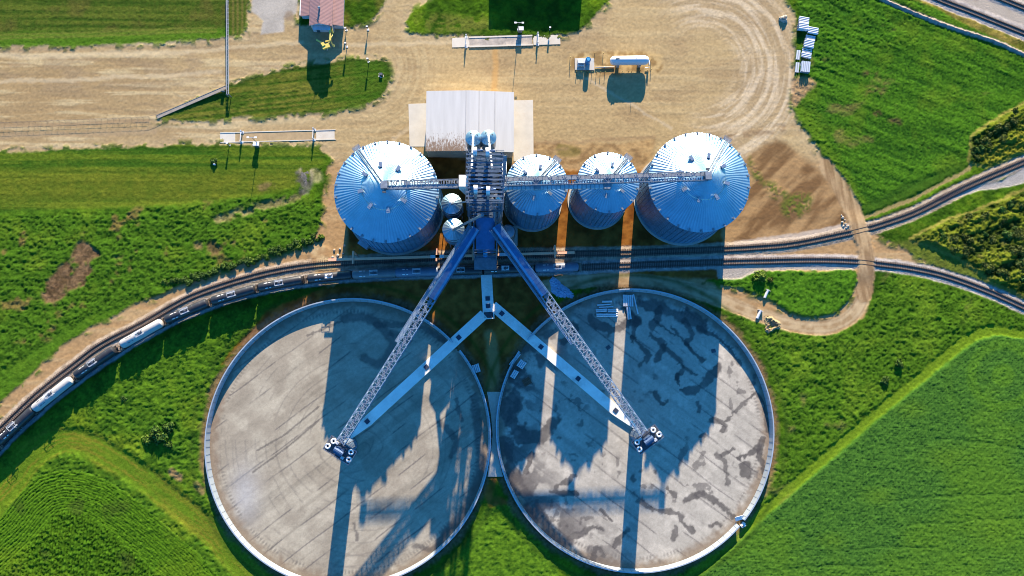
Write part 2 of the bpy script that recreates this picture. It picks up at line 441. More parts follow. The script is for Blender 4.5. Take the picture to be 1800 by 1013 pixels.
sd, w = area([(300, 520), (420, 470), (500, 440), (560, 420), (560, 436), (480, 452), (400, 480), (330, 514), (250, 564), (150, 624), (60, 690), (-60, 780), (-60, 690), (60, 615), (180, 545)], 2, 1, 8)
paint(c3(.075, .165, .012), w * .55); setH(.12 * n_hi + .25 * n_sm, w * .8)
# bare torn earth in the weeds
for poly, c, k in (([(78, 497), (104, 470), (122, 455), (142, 424), (168, 436), (180, 448), (160, 462), (166, 480), (150, 503), (125, 512), (100, 532), (76, 524)], SOIL, .95),
                   ([(362, 428), (380, 424), (388, 440), (372, 448)], SOIL, .8), ([(398, 424), (412, 420), (415, 434), (400, 440)], SOIL, .75), ([(340, 430), (352, 428), (354, 438), (342, 440)], c3(.2, .12, .06), .7),
                   ([(195, 445), (215, 440), (216, 452), (198, 455)], c3(.2, .12, .06), .5), ([(455, 325), (480, 320), (482, 332), (458, 336)], c3(.2, .12, .06), .6),
                   ([(520, 305), (545, 298), (552, 320), (540, 350), (528, 345)], c3(.095, .085, .07), .85), ([(525, 298), (560, 300), (565, 320), (545, 318)], c3(.30, .25, .13), .6),
                   ([(380, 382), (440, 362), (520, 345), (530, 352), (450, 375), (385, 392)], c3(.25, .18, .09), .6)):
    sd, w = area(poly, 2, 4, 4)
    w = w * sstep(.36, .54, fbm(X / 3.2, Y / 3.2, 4, 29) + .16 * sstep(0, 14, sd)); paint(mix(np.tile(c * .5, (len(X), 1)), c * 1.5, sstep(.2, .8, n_sm * .6 + n_f * .4)), w * k); setH(.15 * n_sm + .10 * lump(1.2, 27), w)

# right hand meadow with swathes
sd, w = area([(1388, -60), (1560, -60), (1640, 15), (1720, 50), (1860, 108), (1860, 200), (1740, 215), (1705, 260), (1700, 290), (1600, 345), (1520, 372), (1480, 325), (1420, 235), (1394, 200), (1396, 150), (1410, 60)], 1, 1, 4)
sw = fbm((X * .93 - Y * .37) / 14, (X * .37 + Y * .93) / 1.6, 4, 31)
base = mix(np.tile(c3(.020, .068, .008), (len(X), 1)), c3(.058, .150, .011), sstep(.25, .72, sw * .6 + n_f * .4))
base = mix(base, c3(.10, .17, .014), sstep(.55, .8, n_mid) * .5)
base = mix(base, c3(.20, .13, .055), sstep(.72, .84, fbm(X / 11, Y / 6, 4, 33)) * .4)
C = mix(C, base, w); setH(.36 * sw + .20 * n_hi + .26 * np.clip(lm, -.3, 1) * sstep(.45, .6, n_big) + .06 * n_f, w)
for px_, py_, rr in ((1540, 165, 22), (1575, 215, 12), (1530, 130, 14), (1545, 200, 9)):
    d = np.hypot((UW - px_) / 1.4, VW - py_); paint(c3(.10, .055, .030), (1 - sstep(rr * .3, rr, d)) * .7 * sstep(.42, .6, fbm(X / 3, Y / 1.8, 4, 34)))
d = line([(1396, 190), (1425, 225), (1475, 300), (1520, 368), (1590, 350), (1690, 300)], 5, 2); paint(c3(.09, .165, .012), (1 - sstep(4, 18, d)) * .6)
sd, w = area([(1500, 368), (1600, 322), (1690, 288), (1695, 300), (1610, 345), (1520, 378)], 2, 1, 5); paint(c3(.030, .080, .010), w * .7); setH(.4 * n_sm + .1 * n_hi, w)
d = line([(1505, 388), (1530, 378), (1600, 352), (1690, 305), (1705, 292)], 5, 2); paint(c3(.33, .235, .10), (1 - sstep(1.5, 4.5, d)) * .8); setH(.06 * n_hi, 1 - sstep(3, 7, d))
# strip between meadow and tracks (upper right), long grass and a windrow of stones
sd, w = area([(1555, -60), (1620, -40), (1700, 22), (1860, 92), (1860, 120), (1720, 55), (1640, 14), (1560, -20)], 1, 1, 3)
base = mix(np.tile(c3(.085, .10, .014), (len(X), 1)), c3(.25, .19, .045), sstep(.3, .75, n_sm * .6 + n_mid * .4)); C = mix(C, base, w); setH(.5 * n_sm + .12 * n_hi, w)
d = line([(1535, -8), (1560, 5), (1640, 38), (1700, 58), (1760, 80), (1860, 125)], 4); w = 1 - sstep(3.2, 5.0, d)
paint(mix(np.tile(c3(.24, .20, .17), (len(X), 1)), c3(.42, .34, .27), n_f), w); setH(.9 * (1 - sstep(0, 5, d)) + .2 * n_hi, w)
# rail yard gravel top right
sd, w = area([(1640, -60), (1860, -60), (1860, 92), (1800, 70), (1700, 28), (1645, 4), (1590, -24)], 1, 1, 3)
base = mix(np.tile(c3(.38, .325, .26), (len(X), 1)), c3(.22, .165, .10), sstep(.5, .75, n_mid * .6 + n_sm * .4)); C = mix(C, base, w); setH(.06 * n_hi, w); CLS[w > .5] = 4

# lower right: weeds, mown strip, bean field
sd, w = area([(1270, 530), (1340, 575), (1440, 592), (1520, 575), (1545, 500), (1560, 478), (1650, 500), (1740, 530), (1860, 585), (1860, 640), (1740, 600), (1600, 690), (1400, 860), (1300, 950), (1180, 1060), (1000, 1060), (1200, 980), (1320, 900), (1385, 760), (1350, 640), (1300, 570)], 2, 1, 6)
base = mix(np.tile(c3(.018, .050, .006), (len(X), 1)), c3(.062, .138, .010), sstep(-.1, .9, lm * .5 + n_f * .5))
base = mix(base, c3(.105, .18, .014), sstep(.5, .8, n_mid) * .6); base = mix(base, c3(.17, .11, .05), sstep(.66, .8, fbm(X / 10, Y / 10, 4, 35)) * .55)
C = mix(C, base, w); setH(.55 * tall + .22 * n_hi, w)
BEAN = [(1860, 606), (1790, 596), (1745, 590), (1715, 600), (1680, 625), (1600, 690), (1500, 775), (1400, 860), (1300, 950), (1180, 1060), (1860, 1060)]
sdb, wb = area(BEAN, 1, 1, 2)
d = line([(1860, 600), (1790, 588), (1745, 582), (1710, 592), (1675, 617), (1594, 683), (1494, 767), (1394, 852), (1294, 942), (1170, 1055)], 4, 2)
paint(c3(.125, .205, .013), (1 - sstep(5, 12, d)) * .9); setH(.10 * n_hi + .12 * n_f, 1 - sstep(6, 12, d))
rowv = .5 + .5 * np.sin((V + .06 * U) / 3.6 * 2 * PI)
base = mix(np.tile(c3(.026, .080, .014), (len(X), 1)), c3(.060, .150, .020), sstep(.2, .8, .38 * n_hi + .32 * n_f + .15 * rowv + .25 * n_sm))
base = mix(base, c3(.075, .165, .014), sstep(.48, .75, fbm(X / 26, Y / 18, 4, 37)) * .65)
C = mix(C, base, wb); setH(.45 + .20 * n_f + .16 * n_hi + .10 * rowv + .12 * n_sm, wb); CLS[wb > .5] = 3
dcurve = np.hypot(U - 1760, (V - 660) * 1.0); paint(c3(.085, .19, .014), wb * sstep(.4, .9, .5 + .5 * np.sin(dcurve / 7)) * (1 - sstep(30, 130, dcurve)) * .5)

for (x0, y0, x1, y1) in ((1470, 968, 1640, 962), (1560, 880, 1800, 868), (1590, 925, 1800, 912), (1640, 770, 1800, 790), (1380, 1000, 1560, 992)):
    d = line([(x0, y0), ((x0 + x1) / 2, (y0 + y1) / 2 - 3), (x1, y1)], 3, 2); wl_ = (1 - sstep(.8, 3.2, d)) * wb; paint(c3(.022, .062, .012), wl_ * .4 * sstep(.35, .6, n_sm)); setH(.45, wl_ * .35)
for cx_, cy_, rr in ((1540, 870, 26), (1660, 800, 34), (1740, 930, 40), (1460, 950, 22), (1600, 720, 24)):
    d = np.hypot((UW - cx_) / 1.8, VW - cy_); paint(c3(.085, .17, .014), (1 - sstep(0, rr, d)) * wb * .5)
# lower left: rank grass triangle, mown band, row crop
sd, w = area([(-80, 850), (60, 745), (200, 640), (330, 575), (420, 540), (480, 540), (400, 620), (365, 700), (358, 800), (380, 880), (470, 1000), (520, 1060), (-80, 1060)], 2, 1, 6)
base = mix(np.tile(c3(.030, .080, .008), (len(X), 1)), c3(.078, .160, .011), sstep(.2, .8, n_sm * .6 + n_f * .4)); base = mix(base, c3(.125, .185, .013), sstep(.5, .75, n_mid) * .6)
C = mix(C, base, w); setH(.45 * n_sm + .3 * np.clip(lm, -.3, 1) + .2 * n_hi, w)
for cx_, cy_, rr in ((280, 762, 30), (300, 745, 22), (225, 700, 15), (310, 790, 18)):
    d = np.hypot(UW - cx_, VW - cy_); paint(c3(.030, .085, .009), (1 - sstep(rr * .4, rr, d)) * .8); setH(.7 * np.clip(lm, 0, 1) + .2, 1 - sstep(rr * .4, rr, d))
band = line([(-60, 925), (0, 870), (60, 800), (110, 775), (160, 785), (230, 825), (300, 875), (370, 935), (440, 1010), (480, 1060)], 6, 2)
wv = 1 - sstep(14, 30, band); paint(mix(np.tile(c3(.10, .17, .012), (len(X), 1)), c3(.19, .17, .020), sstep(.4, .7, fbm(band / 3.5, U / 45, 4, 41))), wv * .75); setH(.14 * n_sm + .08 * n_hi, wv)
d = line([(305, 828), (318, 838)], 1, 2); paint(c3(.25, .15, .08), (1 - sstep(3, 9, d)) * .8)
d = line([(348, 850), (358, 862)], 1, 2); paint(c3(.25, .15, .08), (1 - sstep(3, 8, d)) * .6)
CROP = [(-260, 1230), (-60, 965), (0, 912), (35, 868), (70, 838), (110, 827), (150, 830), (190, 845), (240, 880), (300, 930), (350, 975), (400, 1030), (520, 1230)]
sdc = seg_dist(US, VS, CROP, True, 260.0); wc = sstep(-2, 2, sdc)
ring = .5 + .5 * np.sin(sdc / 5.0 * 2 * PI)
inner = .5 + .5 * np.sin((V * .10 + U) / 5.2 * 2 * PI)
sel = sstep(66, 74, sdc + 6 * w1)
rows = ring * (1 - sel) + (.12 + .5 * inner) * sel
base = mix(np.tile(c3(.030, .085, .007), (len(X), 1)), c3(.085, .185, .010), sstep(.1, .9, rows * .78 + n_f * .12 + n_hi * .14)); base = mix(base, base * (.62 + .5 * n_hi * n_f + .25 * n_sm)[:, None], sel); base = mix(base, c3(.045, .06, .014), sstep(.66, .8, n_mid) * .5); base = mix(base, c3(.12, .19, .012), sstep(.55, .75, fbm(X / 20, Y / 14, 3, 47)) * .4)
C = mix(C, base, wc); setH(.30 + .30 * ring ** .6 * (1 - sel) + (.30 * inner + .25 * n_hi + .2 * n_f) * sel + .13 * n_hi + .15 * n_f, wc); CLS[wc > .5] = 2

# between the rings (bottom)
sd, w = area([(862, 880), (905, 880), (960, 960), (1010, 1060), (700, 1060), (800, 985)], 2, 1, 4)
base = mix(np.tile(c3(.025, .075, .008), (len(X), 1)), c3(.085, .175, .012), sstep(-.1, .9, lm * .4 + n_f * .6)); C = mix(C, base, w); setH(.4 * n_sm + .2 * np.clip(lm, -.2, 1) + .12 * n_hi, w)

# scrub zones right of the crossing
for poly in ([(1600, 420), (1650, 395), (1740, 360), (1860, 310), (1860, 540), (1800, 520), (1740, 495), (1690, 455)], [(1703, 285), (1706, 245), (1740, 215), (1860, 150), (1860, 248), (1790, 270), (1735, 295)]):
    sd, w = area(poly, 2, 1, 6)
    lm3 = fbm((X + .4 * Y) / 7, (Y - .4 * X) / 3.5, 4, 43)
    base = mix(np.tile(c3(.024, .040, .007), (len(X), 1)), c3(.115, .14, .014), sstep(.36, .66, lm3)); base = mix(base, c3(.20, .17, .045), sstep(.6, .8, n_sm) * .35)
    C = mix(C, base, w); setH(.9 * sstep(.25, .75, lm3) + .55 * np.clip(lump(1.3, 44), -.2, 1) + .4 * n_hi, w)
    dd = np.abs(sd + 2); paint(c3(.24, .20, .05), (1 - sstep(1, 4, dd)) * .6)
    sd2, w2_ = area([(1720, 275), (1800, 228), (1860, 200), (1860, 250), (1790, 272), (1735, 298)], 2, 1, 6); paint(c3(.19, .19, .02), w2_ * .7)
sd, w = area([(1560, 432), (1620, 418), (1700, 460), (1800, 530), (1800, 545), (1700, 500), (1620, 462)], 2, 1, 6); paint(c3(.14, .14, .03), w * .5)
sd, w = area([(1600, 470), (1700, 495), (1800, 530), (1800, 545), (1700, 508), (1600, 480)], 2, 1, 6)

# ---------------------------------------------------------------- earth, gravel, tracks
YARD = [(-80, 84), (0, 83), (150, 81), (300, 73), (395, 67), (430, 62), (434, 40), (436, 0), (436, -60), (530, -60), (527, 45), (604, 48), (640, 43), (655, 34), (668, 18), (682, -10), (700, -60),
        (780, -60), (762, 0), (726, 22), (712, 40), (720, 57), (760, 63), (900, 64), (1014, 60), (1045, 32), (1072, 0), (1100, -60), (1384, -60), (1385, 0), (1397, 30), (1399, 100), (1396, 150), (1393, 190),
        (1412, 226), (1450, 283), (1490, 338), (1512, 372), (1524, 400), (1560, 425), (1620, 455), (1700, 490), (1860, 570), (1860, 556), (1700, 500), (1620, 472), (1560, 462), (1538, 468), (1532, 520), (1520, 558), (1485, 580), (1440, 584), (1380, 570), (1300, 542), (1250, 518),
        (1180, 503), (1080, 498), (980, 500), (900, 520), (700, 500), (560, 478), (470, 492), (420, 500), (340, 528), (245, 578), (150, 632), (60, 695), (-60, 800), (-60, 762), (0, 710), (84, 630), (168, 571), (252, 530), (336, 496), (419, 464), (487, 444), (545, 428),
        (563, 400), (566, 350), (574, 305), (582, 278), (560, 260), (400, 254), (250, 257), (0, 268), (-80, 272)]
sd, w = area(YARD, 2, 1, 3)
isl = [[(275, 209), (330, 182), (395, 155), (470, 131), (560, 112), (640, 105), (672, 107), (684, 124), (684, 150), (668, 174), (622, 191), (540, 200), (420, 208), (300, 213)],
       [(1240, 497), (1262, 488), (1330, 476), (1420, 476), (1500, 474), (1506, 494), (1492, 530), (1466, 552), (1430, 559), (1380, 546), (1345, 522), (1290, 506)]]
for k, q in enumerate(isl):
    s2, w2_ = area(q, 2, 3, 3); w = w * (1 - w2_); sd = np.minimum(sd, -s2)
    if k == 0:
        st = sstep(.3, .7, fbm((X + Y * -.13) / 30, (Y - .13 * X) / .8, 4, 63))
        b = mix(np.tile(c3(.045, .085, .010), (len(X), 1)), c3(.13, .135, .022), sstep(.3, .8, .4 * st + .6 * n_sm)); b = mix(b, c3(.040, .10, .009), sstep(540, 660, U) * .8); b = mix(b, c3(.024, .055, .008), (1 - sstep(0, 14, s2)) * sstep(150, 190, 330 - V) * .6)
        C = mix(C, b, w2_); setH(.10 * n_hi + .14 * n_f + .05 * st, w2_)
    else:
        b = mix(np.tile(c3(.018, .060, .007), (len(X), 1)), c3(.062, .160, .011), sstep(-.1, .9, lm * .5 + n_f * .5)); C = mix(C, b, w2_); setH(.5 * tall + .14 * n_hi + .2, w2_)
streak = fbm(X / 26, Y / 1.5, 4, 51); patch = fbm(X / 16, Y / 9, 5, 52)
ang = np.arctan2(V - 118, U - 1232); rad = np.hypot(U - 1232, V - 118)
swirl = fbm(ang * 2.2, rad / 4.2, 4, 53); wsw = sstep(50, 90, rad) * (1 - sstep(165, 195, rad)) * sstep(-.6, .2, np.cos(ang + .2))
ang2 = np.arctan2(V - 120, U - 640); rad2 = np.hypot(U - 640, V - 120); swirl2 = fbm(ang2 * 2, rad2 / 3.2, 3, 54); wsw2 = sstep(45, 60, rad2) * (1 - sstep(110, 150, rad2)) * sstep(-.2, .4, np.cos(ang2 - .3))
dirt = np.tile(SAND, (len(X), 1))
dirt = mix(dirt, SAND_D, sstep(.48, .75, patch) * .55)
LR = sstep(300, 270, V)
dirt = mix(dirt, c3(.32, .22, .105), sstep(500, 100, U) * .75 * LR)
dirt = mix(dirt, c3(.36, .225, .105), 1 - LR)
dirt = mix(dirt, SAND_P, sstep(.54, .70, streak) * (.22 + .45 * sstep(620, 380, U) * LR))
dirt = mix(dirt, c3(.27, .195, .115), sstep(.48, .66, fbm(X / 7, Y / 2.2, 4, 58)) * .45 * sstep(600, 400, U) * (1 - sstep(150, 175, V)))
dirt = mix(dirt, c3(.27, .19, .10), sstep(.56, .72, 1 - streak) * (.25 + .40 * sstep(620, 380, U) * LR))
dirt = mix(dirt, mix(np.tile(c3(.33, .24, .14), (len(X), 1)), c3(.62, .51, .36), sstep(.34, .70, swirl)), wsw * .55)
dirt = mix(dirt, mix(np.tile(SAND_D, (len(X), 1)), SAND_P, sstep(.35, .65, swirl2)), wsw2 * .25)
dirt = mix(dirt, c3(.46, .36, .22), (1 - sstep(0, 26, np.abs(sd))) * .22 * LR)
dirt = dirt * (.86 + .28 * n_f)[:, None]
w = w * (1 - .85 * sstep(.52, .62, fbm(X / 2.6, Y / 2.6, 4, 55)) * (1 - sstep(2, 13, sd)))   # sparse weeds creeping in along the edges
C = mix(C, dirt, w)
setH(-.05 + .05 * n_hi + .05 * n_f + .06 * streak, w)
CLS[(w > .5)] = 1
# the warm bare slope right of the large bin, and green tufts on it
sd, w = area([(1290, 300), (1335, 262), (1380, 250), (1440, 305), (1485, 360), (1480, 398), (1400, 418), (1290, 425), (1265, 405)], 2, 3, 8)
paint(mix(np.tile(c3(.15, .082, .036), (len(X), 1)), c3(.34, .21, .095), sstep(.3, .7, fbm((X + Y) / 14, (X - Y) / 4, 4, 57))), w * .92)
for q in ([(1315, 275), (1335, 300), (1340, 315), (1325, 315)], [(1340, 315), (1370, 325), (1385, 345), (1355, 345)], [(1385, 345), (1425, 345), (1420, 370), (1390, 385), (1370, 365)]):
    s2, w2_ = area(q, 2, 3, 6); paint(c3(.085, .115, .018), w2_ * sstep(.35, .6, n_sm * .6 + n_f * .4) * .85); setH(.25 * n_f, w2_)
d = line([(1275, 245), (1340, 232), (1380, 225)], 4, 2); paint(c3(.22, .14, .075), (1 - sstep(3, 12, d)) * .55 * sstep(.4, .6, n_sm))
# weedy soil behind the bins
sd, w = area([(938, 252), (1010, 250), (1100, 250), (1150, 245), (1140, 285), (1110, 290), (1060, 275), (1000, 290), (940, 280)], 2, 3, 5)
paint(mix(np.tile(c3(.20, .115, .05), (len(X), 1)), c3(.42, .27, .12), sstep(.3, .7, n_sm)), w * .8)
s2, w2_ = area([(980, 255), (1015, 258), (1018, 272), (985, 275)], 2, 3, 4); paint(c3(.12, .11, .025), w2_ * .6)
# dark worked soil around tower, bins and rings
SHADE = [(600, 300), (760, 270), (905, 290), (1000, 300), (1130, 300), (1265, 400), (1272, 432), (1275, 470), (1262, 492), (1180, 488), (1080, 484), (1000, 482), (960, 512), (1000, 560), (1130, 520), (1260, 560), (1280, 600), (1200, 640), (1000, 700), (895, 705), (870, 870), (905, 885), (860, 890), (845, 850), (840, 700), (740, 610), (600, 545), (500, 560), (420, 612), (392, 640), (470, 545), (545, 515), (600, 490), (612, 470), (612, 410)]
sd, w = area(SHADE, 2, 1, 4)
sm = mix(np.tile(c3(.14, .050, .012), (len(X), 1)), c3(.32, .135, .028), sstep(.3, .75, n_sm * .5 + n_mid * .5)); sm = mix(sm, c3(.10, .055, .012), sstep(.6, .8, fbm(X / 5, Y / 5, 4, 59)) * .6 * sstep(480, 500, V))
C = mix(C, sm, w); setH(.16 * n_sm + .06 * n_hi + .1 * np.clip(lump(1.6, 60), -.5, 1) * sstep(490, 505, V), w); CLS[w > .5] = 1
d = line([(862, 590), (868, 640), (866, 690)], 3, 2); paint(c3(.36, .23, .09), (1 - sstep(6, 16, d)) * .8)
# the lane past the pit on the right, over the shaded soil
d = line([(960, 505), (1040, 492), (1120, 495), (1200, 506), (1260, 525), (1330, 553), (1400, 572), (1450, 577), (1490, 562), (1515, 530), (1522, 480), (1516, 420), (1505, 385)], 6, 1)
w = 1 - sstep(11, 15, d); tr = np.abs(np.abs(d) - 6)
paint(mix(np.tile(c3(.32, .215, .11), (len(X), 1)), c3(.45, .33, .185), sstep(.3, .7, n_sm)), w); paint(c3(.52, .40, .24), (1 - sstep(1, 3.5, tr)) * .4 * w); paint(c3(.25, .16, .09), (1 - sstep(0, 2.5, np.abs(d - 9.5))) * .35); setH(.03 * n_hi, w); CLS[w > .5] = 1
# bare rim of earth around the two rings
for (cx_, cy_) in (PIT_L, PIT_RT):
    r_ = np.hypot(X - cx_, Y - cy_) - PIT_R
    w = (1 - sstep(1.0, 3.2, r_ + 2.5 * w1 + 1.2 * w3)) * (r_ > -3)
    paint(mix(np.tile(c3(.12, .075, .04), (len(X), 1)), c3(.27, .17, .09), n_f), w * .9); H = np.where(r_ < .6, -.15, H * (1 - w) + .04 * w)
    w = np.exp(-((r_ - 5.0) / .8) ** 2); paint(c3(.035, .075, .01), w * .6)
# level strip under the pad between the rings
sd, w = area([(852, 684), (884, 684), (880, 765), (888, 842), (853, 842), (864, 765)], 0, 1, 2); setH(-.2, w)
# grey gravel lot
sd, w = area([(440, -60), (528, -60), (522, 24), (500, 32), (499, 56), (458, 61), (463, 38), (443, 20)], 1, 1, 2)
C = mix(C, mix(np.tile(c3(.31, .28, .235), (len(X), 1)), c3(.42, .38, .32), sstep(.3, .7, n_mid)), w); setH(.03 * n_hi, w); CLS[w > .5] = 5
d = np.hypot(UW - 510, VW - 28); paint(c3(.24, .18, .12), (1 - sstep(5, 12, d)) * .8)
# rust coloured seepage across the yard, sand drifts, tyre marks
d = line([(871, 88), (872, 120), (868, 165)], 3, 1); paint(c3(.48, .27, .09), (1 - sstep(2, 8, d)) * .6)
for y0, y1, o in ((214, 214, 0), (222, 221, 0)):
    pass
for (x0, y0, x1, y1, cc, ww) in ((938, 252, 1150, 240, c3(.29, .19, .10), 3), (940, 268, 1000, 262, c3(.30, .2, .1), 2), (1000, 120, 1180, 225, c3(.5, .4, .26), 2), (690, 245, 720, 225, c3(.5, .39, .24), 3), (0, 240, 270, 232, c3(.33, .24, .14), 6), (0, 222, 260, 214, c3(.32, .225, .13), 5), (600, 78, 800, 76, c3(.53, .42, .25), 4), (0, 100, 330, 92, c3(.53, .42, .25), 5), (0, 145, 390, 128, c3(.52, .41, .25), 4), (330, 92, 530, 75, c3(.53, .42, .25), 4)):
    d = line([(x0, y0), (x1, y1)], 1, 2); paint(cc, (1 - sstep(1, ww + 2, d)) * .6 * (CLS == 1))
sd, w = area([(1000, 98), (1030, 92), (1150, 92), (1165, 105), (1160, 128), (1090, 132), (1005, 132)], 2, 3, 5); paint(mix(np.tile(c3(.24, .15, .06), (len(X), 1)), c3(.47, .33, .15), sstep(.35, .65, n_sm)), w * .85)
sd, w = area([(1395, 138), (1425, 140), (1432, 150), (1412, 172), (1394, 185)], 2, 3, 4); paint(c3(.36, .22, .12), w * .8)
# yellowing grass around islands
sd, w = area([(735, 30), (850, 30), (850, 55), (760, 58)], 2, 3, 10); paint(c3(.17, .15, .035), w * .5 * sstep(.35, .6, n_sm))
sd, w = area([(604, -20), (685, -20), (665, 20), (640, 42), (604, 44)], 2, 1, 3); paint(c3(.13, .11, .025), w * .6 * sstep(.3, .6, n_mid))

# ballast beds of the tracks
for pts, half, c0, c1 in ((TRACK_A, 12.5, c3(.28, .215, .15), c3(.44, .355, .26)), (TRACK_B, 12, c3(.27, .24, .22), c3(.42, .38, .34)), (TRACK_C, 13, c3(.26, .24, .23), c3(.44, .39, .34)), (TRACK_D, 12, c3(.3, .27, .24), c3(.46, .4, .34))):
    d = line(pts, 6, 1); w = 1 - sstep(half - 2, half + 1.5, d)
    C = mix(C, mix(np.tile(c0, (len(X), 1)), c1, sstep(.25, .75, n_f * .5 + n_sm * .5)), w); setH(.22 * (1 - sstep(half * .55, half + 2, d)) - .05 + .06 * n_hi, w); CLS[w > .5] = 4
    w = 1 - sstep(4.5, 7.5, d); paint(c3(.19, .13, .10), w * .55)
sd, w = area([(1260, 470), (1330, 468), (1400, 466), (1500, 468), (1502, 474), (1400, 474), (1330, 476), (1300, 492), (1262, 490)], 1, 1, 2); paint(mix(np.tile(c3(.30, .27, .235), (len(X), 1)), c3(.39, .35, .30), n_f), w); setH(.03 * n_hi, w); CLS[w > .5] = 4
sd, w = area([(1640, 352), (1700, 332), (1760, 318), (1800, 296), (1860, 270), (1860, 290), (1800, 322), (1770, 330), (1720, 335), (1660, 352)], 1, 1, 2); paint(mix(np.tile(c3(.29, .27, .24), (len(X), 1)), c3(.39, .355, .31), n_f), w); setH(.03 * n_hi, w); CLS[w > .5] = 4
sd, w = area([(1290, 425), (1400, 410), (1500, 392), (1505, 396), (1400, 420), (1290, 434)], 1, 1, 2); paint(c3(.50, .42, .34), w * .7)
# level crossing: earth carried over the rails
d = line([(1452, 292), (1478, 330), (1500, 375), (1512, 410), (1520, 440), (1522, 480), (1518, 520)], 4, 2); w = 1 - sstep(12, 17, d)
paint(mix(np.tile(c3(.24, .15, .075), (len(X), 1)), c3(.42, .29, .155), sstep(.3, .7, fbm((X + .15 * Y) / 1.1, Y / 9, 4, 64))), w * .95); setH(.03 + .04 * n_hi + .36 * sstep(366, 396, V) * (1 - sstep(468, 505, V)), w); CLS[w > .6] = 1
d = line([(562, 445), (572, 470), (580, 485)], 3, 2); w = 1 - sstep(14, 22, d); paint(mix(np.tile(c3(.34, .21, .10), (len(X), 1)), c3(.52, .38, .2), sstep(.3, .7, n_sm)), w * .9); setH(.17 + .05 * n_hi, w * (V < 476))

NAMES = {0: ('grass', 0.30, 1.0, .5), 1: ('dirt_yard', 0.09, 0.8, .15), 2: ('row_crop', 0.25, 1.6, .4), 3: ('bean_field', 0.25, 1.8, .4), 4: ('ballast', 0.35, 2.6, .6), 5: ('gravel_lot', 0.14, 1.2, .2)}
fi = np.arange(NX * NY).reshape(NY, NX)
quads = np.stack([fi[:-1, :-1].ravel(), fi[:-1, 1:].ravel(), fi[1:, 1:].ravel(), fi[1:, :-1].ravel()], 1)
qc = CLS[quads[:, 0]]
edge = (GX < gx[0] + .1) | (GX > gx[-1] - .1) | (GY < gy[0] + .1) | (GY > gy[-1] - .1)
H = np.where(edge, -.3, H)
def np_mesh(name, vs, qs, cols, mat, smooth=True):
    me = bpy.data.meshes.new(name)
    me.vertices.add(len(vs)); me.vertices.foreach_set('co', np.asarray(vs, np.float32).ravel())
    nq = len(qs); me.loops.add(nq * 4); me.loops.foreach_set('vertex_index', qs.astype(np.int32).ravel())
    me.polygons.add(nq); me.polygons.foreach_set('loop_start', np.arange(nq, dtype=np.int32) * 4)
    me.update(calc_edges=True)
    at = me.color_attributes.new('Col', 'FLOAT_COLOR', 'POINT')
    at.data.foreach_set('color', np.concatenate([cols, np.ones((len(cols), 1))], 1).astype(np.float32).ravel())
    if smooth: me.polygons.foreach_set('use_smooth', np.ones(nq, bool))
    me.materials.append(mat); me.validate()
    o = bpy.data.objects.new(name, me); COL.objects.link(o)
    return o
VV = np.stack([X, Y, H], 1)
for k, (nm, var, sc, bp) in NAMES.items():
    q = quads[qc == k]
    if not len(q): continue
    ids = np.unique(q); remap = np.zeros(len(X), np.int64); remap[ids] = np.arange(len(ids))
    o = np_mesh(nm, VV[ids], remap[q], C[ids], ground_mat(nm, var, sc, bp))
    tag(o, kind='structure')
# far ground out to the horizon
ring_in = [(gx[0], gy[0]), (gx[-1], gy[0]), (gx[-1], gy[-1]), (gx[0], gy[-1])]
R_ = 2500
mb = MB()
mb.add([(x, y, -.3) for x, y in ring_in] + [(-R_, -R_, -.3), (R_, -R_, -.3), (R_, R_, -.3), (-R_, R_, -.3)], [(0, 4, 5, 1), (1, 5, 6, 2), (2, 6, 7, 3), (3, 7, 4, 0)])
MAT['far'] = simple_mat('far_fields', (.055, .11, .014), .95, 0, .35, .02, dirt=(.15, .14, .04), dirt_amt=.6)
tag(mb.build('ground', 'far'), kind='structure')

